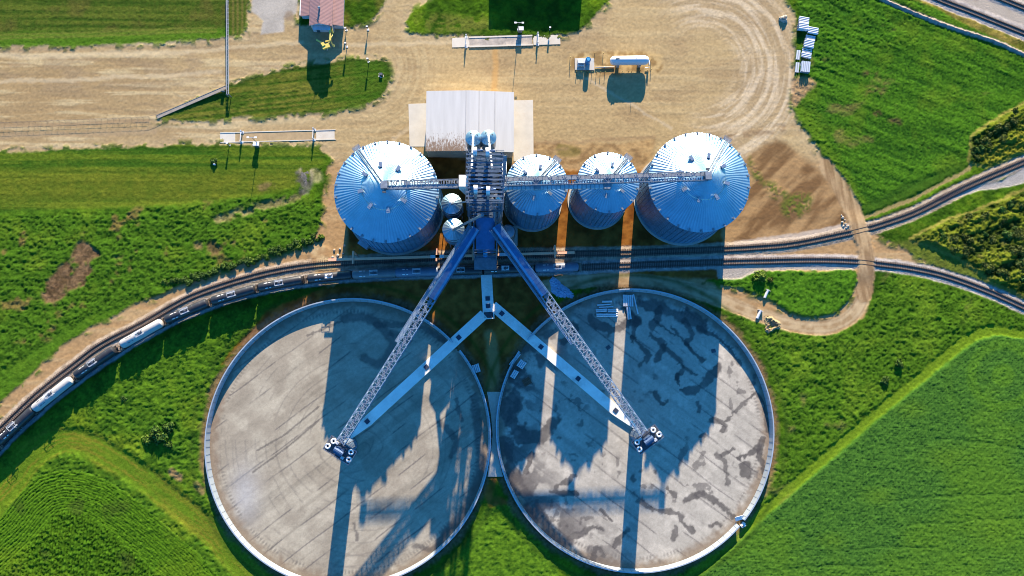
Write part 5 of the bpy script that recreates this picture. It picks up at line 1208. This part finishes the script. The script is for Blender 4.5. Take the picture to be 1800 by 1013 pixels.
mb = MB(o0); mb.box((xm - 1.8, hy0 - .06, 1.1), (1.1, .1, 2.1)); mb.build('door', 'steel_dark', t)
mb = MB(o0); mb.box((xm + .3, hy0 - .9, 4.9), (6.0, 1.6, .15)); mb.build('canopy', 'steel_light', t)
mb = MB(o0); c = Vector((xm - .3, hy0 + .4, 7.0)); mb.path([c, c + Vector((-.2, 0, 1.0)), c + Vector((-.9, 0, 2.0))], .08); mb.build('vent_pipe', 'steel_dark', t)
mb = MB(o0); c = (hx1 - .3, hy0 - .4); mb.bar((c[0], c[1], 0), (c[0], c[1], 7.2), .1); mb.bar((c[0] - 1.2, c[1], 6.8), (c[0] + .3, c[1], 6.8), .08); mb.build('antenna', 'steel_dark', t)
mb = MB(o0); mb.box((wx0 - .35, (P(536, 29, 2).y + hy1) / 2, 2.6), (.3, hy1 - P(536, 29, 2).y, .25)); mb.build('gutter', 'white', t)
zq = 4.6; a_ = P(580, 48, zq); b_ = P(580.5, 72, zq); t = thing('truck_probe', 'yellow truck probe boom reaching out over the weigh road', 'truck probe', (a_.x, a_.y, 0)); o0 = tuple(t.location)
mb = MB(o0); mb.bar((a_.x, a_.y, 0), (a_.x, a_.y, zq + .3), .4); mb.build('mast', 'yellow', t)
mb = MB(o0); mb.bar(a_, b_, .55); mb.bar(b_, P(572, 73, zq), .4); mb.bar(a_ + Vector((.6, -2.0, -1.6)), b_, .18); mb.bar(a_ + Vector((.8, -.5, .2)), P(586, 58, zq), .2); mb.build('boom', 'yellow', t)
mb = MB(o0); c = P(573, 82, zq); mb.box(c, (2.6, 1.5, .9), .35); mb.box(c + Vector((-.9, .6, .3)), (1.1, 1.3, .7), .6); mb.bar(b_, c, .3); mb.build('probe_head', 'yellow', t)
mb = MB(o0); mb.bar(P(556, 70, zq), P(573, 80, zq), .45); mb.bar(P(581, 72, zq), P(586, 81, zq - .6), .4); mb.bar(P(586, 79, zq - .6), P(587, 83, zq - 1), .6); mb.build('probe_arm', 'yellow', t)
mb = MB(o0); mb.tube(c, (c.x, c.y, 1.9), .14); mb.build('probe_tube', 'steel_light', t)

# ------------------------------------------------------------------ truck scales, posts and lamps
def scale(label, q, rw, strips):
    P4 = [P(*k) for k in q]; c = sum(P4, Vector()) / 4; t = thing('truck_scale', label, 'truck scale', (c.x, c.y, 0)); o = tuple(t.location)
    d = (P4[1] - P4[0]); L = d.length; dn = d.normalized(); ang = math.atan2(dn.y, dn.x); wv = P4[3] - P4[0]; W = wv.length
    mid = (P4[0] + P4[3]) / 2
    for f0, f1, nm, mt, zz in strips:
        mb = MB(o); cc = mid + d * ((f0 + f1) / 2)
        if nm == 'guide_rail':
            for sg in (-1, 1): mb.box((cc.x + wv.x * .47 * sg, cc.y + wv.y * .47 * sg, zz / 2 + .08), (L * (f1 - f0), rw, zz), ang)
        else: mb.box((cc.x, cc.y, zz / 2 + .02), (L * (f1 - f0), W * (.98 if nm != 'deck_plate' else .82), zz), ang)
        mb.build(nm, mt, t)
    return t
MAT['sand_deck'] = simple_mat('sandy_deck', (.38, .27, .14), .9, .0, .2, .4, dirt=(.30, .22, .14), dirt_amt=.5)
MAT['deck'] = simple_mat('worn_deck', (.33, .29, .25), .7, .1, .3, .5, dirt=(.62, .52, .40), dirt_amt=.8)
scale('pale concrete truck scale with a worn steel deck near the top edge', [(794, 67), (984, 61.5), (986, 78), (795, 84)], .55, [(0, .16, 'approach_slab', 'apron', .16), (.16, .74, 'deck_plate', 'deck', .20), (.155, .745, 'guide_rail', 'apron', .26), (.75, 1.0, 'approach_slab', 'apron', .16)])
scale('sand covered truck scale with two pale rails left of the yard', [(387, 233.5), (590, 228), (590, 246), (387, 251.5)], .3, [(0, .13, 'approach_slab', 'apron', .06), (.14, .82, 'deck_plate', 'sand_deck', .05), (0, 1.0, 'guide_rail', 'apron', .09), (.83, .99, 'approach_slab', 'apron', .04)])
def lamp_post(label, q, h, kind, group=None):
    p = P(*q); t = thing({'signal': 'signal_post', 'lamp': 'lamp_post', 'kiosk': 'scale_kiosk', 'bar': 'gate_post'}[kind], label, {'signal': 'signal post', 'lamp': 'lamp post', 'kiosk': 'kiosk', 'bar': 'post'}[kind], p, group=group)
    if kind == 'signal':
        mb = MB(); mb.tube((0, 0, -.1), (0, 0, h), .12, n=8); mb.build('post', 'steel_light', t); mb = MB(); mb.box((0, 0, h - .3), (.55, .42, 1.0)); mb.build('signal_head', 'steel_dark', t); mb = MB(); mb.box((0, 0, h + .32), (.65, .5, .1)); mb.box((0, .1, .06), (.8, .7, .2)); mb.build('hood', 'white', t)
    if kind == 'lamp':
        mb = MB(); mb.tube((0, 0, -.1), (0, 0, h), .14, .09, n=8); mb.build('pole', 'steel_dark', t); mb = MB(); mb.bar((-1.2, 0, h), (1.2, 0, h), .12); mb.build('arm', 'steel_light', t)
        for sg in (-1, 1): mb = MB(); mb.box((sg * 1.3, 0, h + .02), (.8, .55, .2)); mb.build('lamp_head', 'white', t)
    if kind == 'bar':
        W = 3.6
        for sg in (0, 1): mb = MB(); mb.box((0, -W * sg, h / 2), (.35, .35, h)); mb.box((0, -W * sg, .1), (1.0, .9, .24)); mb.build('post', 'steel_light', t)
        mb = MB(); mb.bar((0, 0, h * .9), (0, -W, h * .9), .18); mb.build('crossbar', 'white', t)
    if kind == 'kiosk':
        mb = MB(); mb.box((0, 0, 1.25), (1.5, 1.1, 1.9)); mb.build('cabinet', 'galv_dull', t); mb = MB(); mb.box((.2, .1, 2.3), (2.0, 1.4, .15)); mb.build('roof', 'white', t)
        mb = MB(); mb.box((-.7, -.2, 1.7), (.7, .5, 1.0)); mb.bar((-.7, -.2, 0), (-.7, -.2, 1.6), .2); mb.build('screen_box', 'steel_light', t)
        mb = MB()
        for x, y in ((-.6, -.4), (.6, -.4), (.6, .4), (-.6, .4)): mb.bar((x, y, -.1), (x, y, .4), .15)
        mb.build('leg', 'steel_dark', t)
    return t
lamp_post('short signal post standing alone just right of the house shadow', (609, 54), 1.8, 'signal', 'signal posts beside the weigh road')
lamp_post('signal post in the road with its shadow falling on the grass island', (610, 83), 3.0, 'signal', 'signal posts beside the weigh road')
lamp_post('signal post at the dirt edge below the brownish grass triangle', (647, 53), 2.4, 'signal', 'signal posts beside the weigh road')
lamp_post('signal post at the top edge of the grass island', (648.5, 110), 2.9, 'signal', 'signal posts beside the weigh road')
lamp_post('signal post on the verge at the left end of the sandy scale', (403.5, 256), 2.3, 'signal', 'signal posts beside the weigh road')
lamp_post('signal post at the right end of the upper scale', (966, 54), 2.2, 'signal', 'signal posts beside the weigh road')
lamp_post('tall double headed lamp post standing beside the upper scale', (911, 58), 7.4, 'lamp', 'double headed lamp posts')
lamp_post('tall double headed lamp post standing below the sandy scale', (455, 254), 7.4, 'lamp', 'double headed lamp posts')
lamp_post('white roofed kiosk by the upper scale', (914, 56), 2.4, 'kiosk', 'scale kiosks')
lamp_post('white roofed kiosk on the verge below the sandy scale', (453, 257), 2.4, 'kiosk', 'scale kiosks')
lamp_post('pair of white posts with a bar at the left end of the upper scale', (819.5, 66), 2.3, 'bar', 'gate posts of the scales')
lamp_post('pair of white posts with a bar near the right end of the upper scale', (945, 62), 2.2, 'bar', 'gate posts of the scales')
lamp_post('pair of white posts with a bar at the left part of the sandy scale', (426.5, 233), 2.2, 'bar', 'gate posts of the scales')
lamp_post('pair of white posts with a bar at the right end of the sandy scale', (553, 229), 2.4, 'bar', 'gate posts of the scales')
p = P(670, 132); t = thing('utility_box', 'small dark utility box on a pale pad in the grass island', 'utility box', p); mb = MB(); mb.box((0, 0, .45), (1.1, .9, .9)); mb.build('cabinet', 'steel_dark', t); mb = MB(); mb.box((0, -.3, .05), (1.9, 1.6, .2)); mb.build('pad', 'concrete', t)

# grey gallery running up the picture and its sloping flume
a_, b_ = P(400, 166, 2.4), P(399, -30, 2.4); t = thing('pipe_gallery', 'long narrow twin pipe gallery crossing the road at the top left', 'pipe gallery', (a_.x, a_.y, 0)); o0 = tuple(t.location)
for dx in (-.28, .28): mb = MB(o0); mb.tube(a_ + Vector((dx, 0, 0)), b_ + Vector((dx, 0, 0)), .15, n=10); mb.build('pipe', 'galv_pole', t, True)
mb = MB(o0); n = 30
for k in range(n): c = a_.lerp(b_, k / n); mb.bar(c + Vector((-.5, 0, -.2)), c + Vector((.5, 0, -.2)), .18)
mb.build('bracket', 'galv_dull', t)
for f in (.0, .98):
    c = a_.lerp(b_, f); mb = MB(o0); mb.bar((c.x - .45, c.y, -.2), (c.x - .45, c.y, c.z), .25); mb.bar((c.x + .45, c.y, -.2), (c.x + .45, c.y, c.z), .25); mb.bar((c.x - .5, c.y, c.z - .3), (c.x + .5, c.y, c.z - .3), .25); mb.build('support', 'galv_dull', t)
a_, b_ = P(276, 206, .12), P(398, 153.5, .75); t = thing('flume', 'straight grey channel slanting along the edge of the grass island', 'channel', (a_.x, a_.y, 0)); o0 = tuple(t.location)
d = (b_ - a_).normalized(); s = Vector((-d.y, d.x, 0)).normalized(); mb = MB(o0); mb.bar(a_, b_, 1.15, .18); mb.build('trough', 'wood', t)
for sg in (-1, 1): mb = MB(o0); mb.bar(a_ + s * (.62 * sg) + Vector((0, 0, .06)), b_ + s * (.62 * sg) + Vector((0, 0, .06)), .12, .22); mb.build('side_board', 'wood', t)
mb = MB(o0)
for k in range(1, 12): c = a_.lerp(b_, k / 12); mb.bar((c.x, c.y, -.2), c, .3)
c = P(391, 158, 1.4); mb.box((c.x, c.y, .8), (1.0, .8, 1.6)); mb.build('support', 'wood', t)
# wire fence along the left road
a_, b_ = P(-12, 218.5), P(263, 207.5); t = thing('wire_fence', 'thin wire fence with many posts along the road at the left', 'fence', (a_.x, a_.y, 0)); o0 = tuple(t.location)
n = 27; pm = None
for k in range(n):
    c = a_.lerp(b_, k / (n - 1))
    if pm is None: mb = MB(); mb.tube((0, 0, -.1), (0, 0, 1.45), .035, n=6); o = mb.build('post', 'rust', t); pm = o.data
    else: o = bpy.data.objects.new('post', pm); COL.objects.link(o); o.parent = t
    o.location = c - a_
mb = MB(o0)
for z in (.5, .95, 1.42): mb.bar(a_ + Vector((0, 0, z)), b_ + Vector((0, 0, z)), .03)
c2 = P(288, 201); mb.bar(b_ + Vector((0, 0, 1.42)), c2 + Vector((0, 0, 1.2)), .05); mb.build('wire', 'steel_dark', t)
p = P(378, 290); t = thing('hydrant', 'small pale hydrant beside a dark weed clump in the mown meadow', 'hydrant', p); mb = MB(); mb.lathe([(.28, -.1), (.28, .7), (.36, .75), (.2, 1.0), (0, 1.05)], n=14); mb.build('barrel', 'white', t); mb = MB(); mb.tube((-.5, 0, .55), (.5, 0, .55), .14); mb.build('outlet', 'white', t); mb = MB(); mb.lathe([(.6, .01), (.6, .12)], n=16); mb.build('collar', 'concrete', t)

# ------------------------------------------------------------------ bundles of perforated pipe
def bundle(label, q, ang_px, L, npipe, r, layers=1, group='stacked bundles of pipe', mat='white', z0=0.0):
    p = P(*q); t = thing('pipe_bundle', label, 'pipe bundle', (p.x, p.y, z0), math.radians(ang_px), group)
    me = None
    for l in range(layers):
        for k in range(npipe):
            if me is None:
                mb = MB(); mb.lathe([(r, -L / 2), (r, L / 2), (r * .8, L / 2), (r * .8, -L / 2), (r, -L / 2)], n=14, axis='x'); mb.f = [f for f in mb.f if len(f) == 4]; o = mb.build('pipe', mat, t, True); me = o.data
            else: o = bpy.data.objects.new('pipe', me); COL.objects.link(o); o.parent = t
            o.location = (.05 * math.sin(k * 5.1 + l), (k - (npipe - 1) / 2) * 2.05 * r, r + l * 2 * r + .05)
    mb = MB()
    for x in (-L * .3, L * .3): mb.box((x, 0, .04), (.2, npipe * 2.1 * r, .12)); 
    mb.build('timber_bearer', 'wood', t)
    return t
MAT['pipe_grey'] = simple_mat('galvanised_pipe', (.66, .68, .70), .4, .5, .1, .6)
G = 'pipe bundles between the yard and the right meadow'
for lb, q, a, L, n, r, ly in (('topmost white pipe bundle at the meadow edge', (1411, 38), -10, 3.7, 4, .31, 2), ('white pipe bundle directly below the topmost one', (1409, 50), -8, 3.6, 4, .31, 3), ('white pipe bundle sticking out farthest into the meadow', (1427, 56), -10, 3.8, 4, .31, 2), ('bluish pipe bundle below the one that sticks out', (1423.5, 68), -10, 3.5, 3, .33, 1),
                           ('white pipe bundle in the middle of the stack', (1420, 79), -11, 3.6, 5, .3, 2), ('flat pipe bundle below the middle of the stack', (1417.5, 91), -11, 3.6, 3, .33, 1), ('white pipe bundle beside the upper upright pair', (1415, 100), -11, 3.6, 3, .3, 2), ('narrow upright pipe pair touching the dirt, the upper one', (1402, 98), 80, 3.6, 2, .36, 1), ('narrow upright pipe pair touching the dirt, the lower one', (1400.5, 120), 82, 3.8, 2, .36, 1), ('lowest upright pipe bundle casting a long shadow', (1413, 121), 82, 4.0, 5, .31, 3)):
    bundle(lb, q, a, L, n, r, ly, G, 'pipe_grey')
G2 = 'pipes lying in the right ring'
for lb, q, a, L, n, r in (('short pipe lying uppermost of the level pipes in the right ring', (1066.5, 530.5), 2, 3.4, 1, .36), ('second level pipe from the top in the right ring', (1061, 536), 3, 4.6, 1, .27), ('third level pipe from the top, the thin long one in the right ring', (1065, 540), 3, 5.0, 1, .24), ('pipe pair at the left of the level pipes in the right ring', (1057, 546), 4, 3.8, 2, .28), ('pipe pair at the right of the level pipes in the right ring', (1077, 546.5), 0, 3.6, 2, .3), ('longest level pipe pair, lowest in the right ring', (1066.5, 554.5), 0, 7.2, 2, .3),
                          ('upright pipe bundle half in the sun strip under the ring wall', (1103.5, 529), 90, 4.0, 5, .36), ('upright pipe pair below the sunlit bundle in the right ring', (1105, 551), 96, 4.2, 2, .36), ('single slanting pipe beside the sunlit bundle in the right ring', (1117, 535), 102, 7.0, 1, .26)):
    bundle(lb, q, a, L, n, r, 1, G2, 'pipe_grey', .06)
G3 = 'pipe bundles near the gap between the rings'
for lb, q, a, L, n, r, z in (('striped pipe bundle on the earth just outside the left ring', (837, 648), 106, 2.8, 4, .3, 0), ('striped pipe bundle just inside the right ring, the upper of two', (916.5, 640.5), 55, 2.6, 4, .3, .06), ('striped pipe bundle just inside the right ring, the lower of two', (904, 658), 58, 2.8, 3, .3, .06), ('bluish pipe pair leaning outside the right ring wall', (905, 632), 52, 5.0, 2, .3, 0)):
    bundle(lb, q, a, L, n, r, 2 if n > 2 else 1, G3, 'pipe_grey', z)
p = P(926, 671); t = thing('pallet', 'dark wooden pallet lying inside the right ring', 'pallet', (p.x, p.y, .06), .5)
mb = MB()
for k in range(7): mb.box((-1.2 + k * .4, 0, .22), (.3, 2.4, .06))
mb.build('deck', 'rust', t)
mb = MB()
for y in (-1.1, 0, 1.1): mb.box((0, y, .1), (2.7, .15, .18))
mb.build('runner', 'wood', t)
for lb, q, a in (('dark steel plate lying on the right ring floor near the pipes', (1069, 611), .6), ('dark steel plate lying by the shadow edge on the right ring floor', (1254, 617), .2)):
    p = P(*q); t = thing('steel_plate', lb, 'plate', (p.x, p.y, .07), a, 'steel plates on the ring floor'); mb = MB(); mb.box((0, 0, .05), (1.5, 1.3, .1)); mb.build('plate', 'steel_dark', t); mb = MB(); mb.bar((-.3, 0, .12), (.3, 0, .12), .08); mb.build('handle', 'rust', t)
# wall panel lying by the opening of the right ring
p = P(1299, 910); t = thing('wall_panel', 'loose white wall panel lying by the gap in the right ring', 'panel', (p.x, p.y, .1), .25); mb = MB(); mb.box((0, 0, .7), (3.2, 1.5, .12), rot=Matrix.Rotation(.35, 3, 'X')); mb.build('sheet', 'white', t)
mb = MB()
for x in (-1.2, 0, 1.2): mb.bar((x, -.6, .05), (x, .6, .9), .12)
mb.build('frame', 'galv_dull', t)
for lb, q, a in (('small white block at the edge of the gap in the right ring', (1304.5, 923), .5),):
    p = P(*q); t = thing('concrete_block', lb, 'block', (p.x, p.y, 0), a); mb = MB(); mb.box((0, 0, .7), (1.5, .8, 1.4)); mb.box((.5, .3, .4), (1.0, .9, .8), .4); mb.build('block', 'white', t); mb = MB(); mb.box((-.2, 0, 1.45), (.6, .3, .1)); mb.build('lifting_eye', 'rust', t)

# crumpled tarpaulin, hay heap, culverts, stones, block in the yard
def lumpy(label, name, cat, q, size, h, mat, seed, hole=0.0, n=22, kind=None):
    p = P(*q); rs = np.random.RandomState(seed); vs = []; fs = []
    for i in range(n):
        for j in range(n):
            u, v = i / (n - 1) * 2 - 1, j / (n - 1) * 2 - 1; r = math.hypot(u, v) * (1 + .25 * math.sin(3 * math.atan2(v, u) + seed))
            z = h * max(0, 1 - r ** 2) * (.55 + .9 * rs.rand()) - (hole * max(0, 1 - (r / .55) ** 2) if hole else 0)
            vs.append((u * size[0] + rs.uniform(-.1, .1), v * size[1] + rs.uniform(-.1, .1), z - .12 if r > 1 else z + .04))
    for i in range(n - 1):
        for j in range(n - 1): a = i * n + j; fs.append((a, a + n, a + n + 1, a + 1))
    mb = MB(); mb.add(vs, fs); o = mb.build(name, mat); o.location = p; tag(o, label, cat); return o
o = lumpy('crumpled blue tarpaulin on dark earth above the right ring', 'tarpaulin', 'tarpaulin', (985, 510), (5.0, 2.6), .8, 'tarp', 3); o.rotation_euler = (0, 0, -.7)
lumpy('hollow heap of old hay beside the lane right of the ring', 'hay_heap', 'hay heap', (1356, 571), (3.0, 3.0), 1.3, 'hay', 5, 1.5)
o = lumpy('small heap of broken pale concrete at the top of the yard', 'rubble_heap', 'rubble heap', (1377, 34), (1.7, 1.5), 1.0, 'stone', 8)
o = lumpy('grey heap of rubble at the edge of the left meadow', 'rubble_heap', 'rubble heap', (537, 312), (1.8, 3.2), .16, 'rubble', 9)
for lb, q in (('grey culvert end in the bank on the island side of the lane', (1346, 517)), ('grey culvert end in the grass on the ring side of the lane', (1333, 553))):
    p = P(*q); t = thing('culvert', lb, 'culvert', p, math.radians(65), 'culvert ends under the lane'); mb = MB(); mb.lathe([(.5, -1.6), (.5, 1.6), (.42, 1.6), (.42, -1.6), (.5, -1.6)], (0, 0, .45), 14, 'x'); mb.f = [f for f in mb.f if len(f) == 4]; mb.build('pipe', 'steel_light', t, True); mb = MB(); mb.box((1.4, 0, .4), (.2, 1.8, 1.0)); mb.build('headwall', 'concrete', t)
rs = np.random.RandomState(4)
for k, q in enumerate([(1481, 383), (1485, 387), (1480, 391), (1486, 394), (1482, 398), (1487, 401), (1479, 379), (1490, 398), (606, 432), (598, 438), (603, 446), (594, 449), (588, 440), (600, 455), (592, 459), (585, 452)]):
    p = P(*q); s = rs.uniform(.5, .95); mb = MB(); vs = []
    m_ = MB(); m_.lathe([(0, -.5), (.42, -.35), (.52, 0), (.38, .35), (0, .45)], n=9); mb.add([(v[0] * s * rs.uniform(.75, 1.25), v[1] * s * rs.uniform(.75, 1.25), v[2] * s * rs.uniform(.8, 1.1)) for v in m_.v], m_.f)
    o = mb.build('rock', 'stone'); o.location = (p.x, p.y, .2 * s); tag(o, 'pale rock in the loose pile beside the lane before the crossing' if k < 8 else 'pale rock on the bare ground left of the large left bin', 'rock', 'rocks beside the crossing' if k < 8 else 'rocks by the left bin')

# the warehouse whose shadow falls across the top of the picture
wx0, wx1 = P(857, 60).x + 3.2, P(1016, 60).x + 3.2; wy = P(936, 60).y + 9.6 / math.tan(SUN_ELEV); t = thing('warehouse', 'large grey warehouse just beyond the top of the picture', 'warehouse', ((wx0 + wx1) / 2, wy, 0)); o0 = tuple(t.location)
mb = MB(o0); mb.box(((wx0 + wx1) / 2, wy + 12, 4.7), (wx1 - wx0, 24, 9.4)); mb.build('wall', 'cream', t); mb = MB(o0); mb.box(((wx0 + wx1) / 2, wy + 12, 9.5), (wx1 - wx0, 24.4, .2)); mb.build('roof', 'galv', t)

# ------------------------------------------------------------------ bushes
def bush_mesh(mat, seed, n=520, leaf=.40, flat=.75):
    rs = np.random.RandomState(seed); mb = MB(); lobes = [(rs.uniform(-.5, .5), rs.uniform(-.5, .5), rs.uniform(.25, .65), rs.uniform(.35, .6)) for _ in range(9)]
    for k in range(n):
        l = lobes[rs.randint(len(lobes))]; d = rs.normal(size=3); d /= np.linalg.norm(d); rr = l[3] * rs.uniform(.55, 1.05)
        c = Vector((l[0] + d[0] * rr, l[1] + d[1] * rr, max(.05, l[2] + d[2] * rr * flat)))
        nrm = Vector(d) + Vector(rs.normal(size=3)) * .5; nrm.normalize(); a = nrm.orthogonal().normalized(); a.rotate(Matrix.Rotation(rs.uniform(0, 6.28), 3, nrm)); b = nrm.cross(a); s = leaf * rs.uniform(.5, 1.0) * .5
        mb.add([c - a * s, c + b * s * .6, c + a * s, c - b * s * .6], [(0, 1, 2, 3)])
    me = bpy.data.meshes.new('foliage'); me.from_pydata(mb.v, [], mb.f); me.materials.append(MAT[mat]); 
    st = MB()
    for l in lobes[:5]: st.tube((0, 0, -.1), (l[0] * .8, l[1] * .8, l[2]), .05, .02, n=5)
    ms = bpy.data.meshes.new('stem'); ms.from_pydata(st.v, [], st.f); ms.materials.append(MAT['stem'])
    return me, ms
BM = {(m, s): bush_mesh(m, s, n) for m, s, n in (('leaf_green', 1, 900), ('leaf_green', 2, 800), ('leaf_olive', 3, 800), ('leaf_olive', 4, 700), ('leaf_lime', 5, 800))}
def bush(q, size, key, label, group=None, cat='bush', name='bush'):
    p = P(*q); t = thing(name, label, cat, (p.x, p.y, 0), random.uniform(0, 6.28), group); t.scale = (size, size * random.uniform(.8, 1.15), size * random.uniform(.75, .95))
    for nm, me in zip(('foliage', 'stem'), BM[key]): o = bpy.data.objects.new(nm, me); COL.objects.link(o); o.parent = t
    return t
G4 = 'bushes in the rank grass left of the left ring'
bush((283, 764), 3.6, ('leaf_green', 1), 'largest dark bush in the grass left of the left ring', G4); bush((299, 748), 2.6, ('leaf_green', 2), 'dark bush above and right of the largest bush by the left ring', G4); bush((262, 772), 2.3, ('leaf_lime', 5), 'pale green bush left of the largest bush by the left ring', G4); bush((297, 783), 2.2, ('leaf_green', 2), 'low bush below the largest bush by the left ring', G4)
bush((222, 700), 1.6, ('leaf_green', 1), 'lone small bush between the tank cars and the left ring', G4)
bush((1334, 486), 2.7, ('leaf_lime', 5), 'round bright green bush between the lane and the tracks', None); bush((1352, 492), 1.5, ('leaf_olive', 3), 'small yellowish bush beside the round bright green bush', None)
bush((378, 283), 1.6, ('leaf_green', 2), 'dark weed clump behind the hydrant in the mown meadow', None)
bush((1555, 670 - 0), 2.0, ('leaf_green', 1), 'dark bush in the weeds above the bean field', None)
bush((1580, 640), 2.2, ('leaf_green', 2), 'dark bush nearest the point of the bean field', None)
rs = np.random.RandomState(21); G5 = 'scrub bushes right of the level crossing'
def inpoly(x, y, poly):
    c = False; n = len(poly)
    for i in range(n):
        (ax, ay), (bx, by) = poly[i], poly[(i + 1) % n]
        if (ay > y) != (by > y) and x < (bx - ax) * (y - ay) / (by - ay) + ax: c = not c
    return c
PA = [(1625, 420), (1690, 385), (1760, 360), (1830, 330), (1830, 515), (1760, 490), (1700, 455)]
k = 0
while k < 95:
    x, y = rs.uniform(1625, 1830), rs.uniform(330, 515)
    if inpoly(x, y, PA): bush((x, y), rs.uniform(.9, 2.4), [('leaf_olive', 3), ('leaf_olive', 4), ('leaf_green', 2), ('leaf_lime', 5)][rs.choice(4, p=[.4, .3, .2, .1])], 'scrub bush in the overgrown triangle between the two tracks at the right', G5); k += 1
PB = [(1706, 285), (1710, 252), (1738, 226), (1780, 200), (1830, 175), (1830, 205), (1770, 245), (1738, 275)]; k = 0; G6 = 'scrub bushes at the corner of the right meadow'
while k < 60:
    x, y = rs.uniform(1700, 1830), rs.uniform(170, 290)
    if inpoly(x, y, PB): bush((x, y), rs.uniform(.8, 2.0), [('leaf_olive', 3), ('leaf_olive', 4), ('leaf_green', 2)][rs.choice(3, p=[.5, .3, .2])], 'scrub bush at the lower right corner of the right meadow', G6); k += 1
G7 = 'weed bushes in a row above the left tracks'
for f in np.linspace(0, 1, 44):
    x = 290 + 275 * f; y = 502 - 88 * f + 10 * math.sin(f * 3) + rs.uniform(-6, 6) - 6 * math.sin(f * PI)
    bush((x, y), rs.uniform(.9, 1.8), [('leaf_green', 1), ('leaf_green', 2), ('leaf_lime', 5)][rs.choice(3, p=[.45, .4, .15])], 'dark weedy bush in the ragged row above the left tracks', G7)
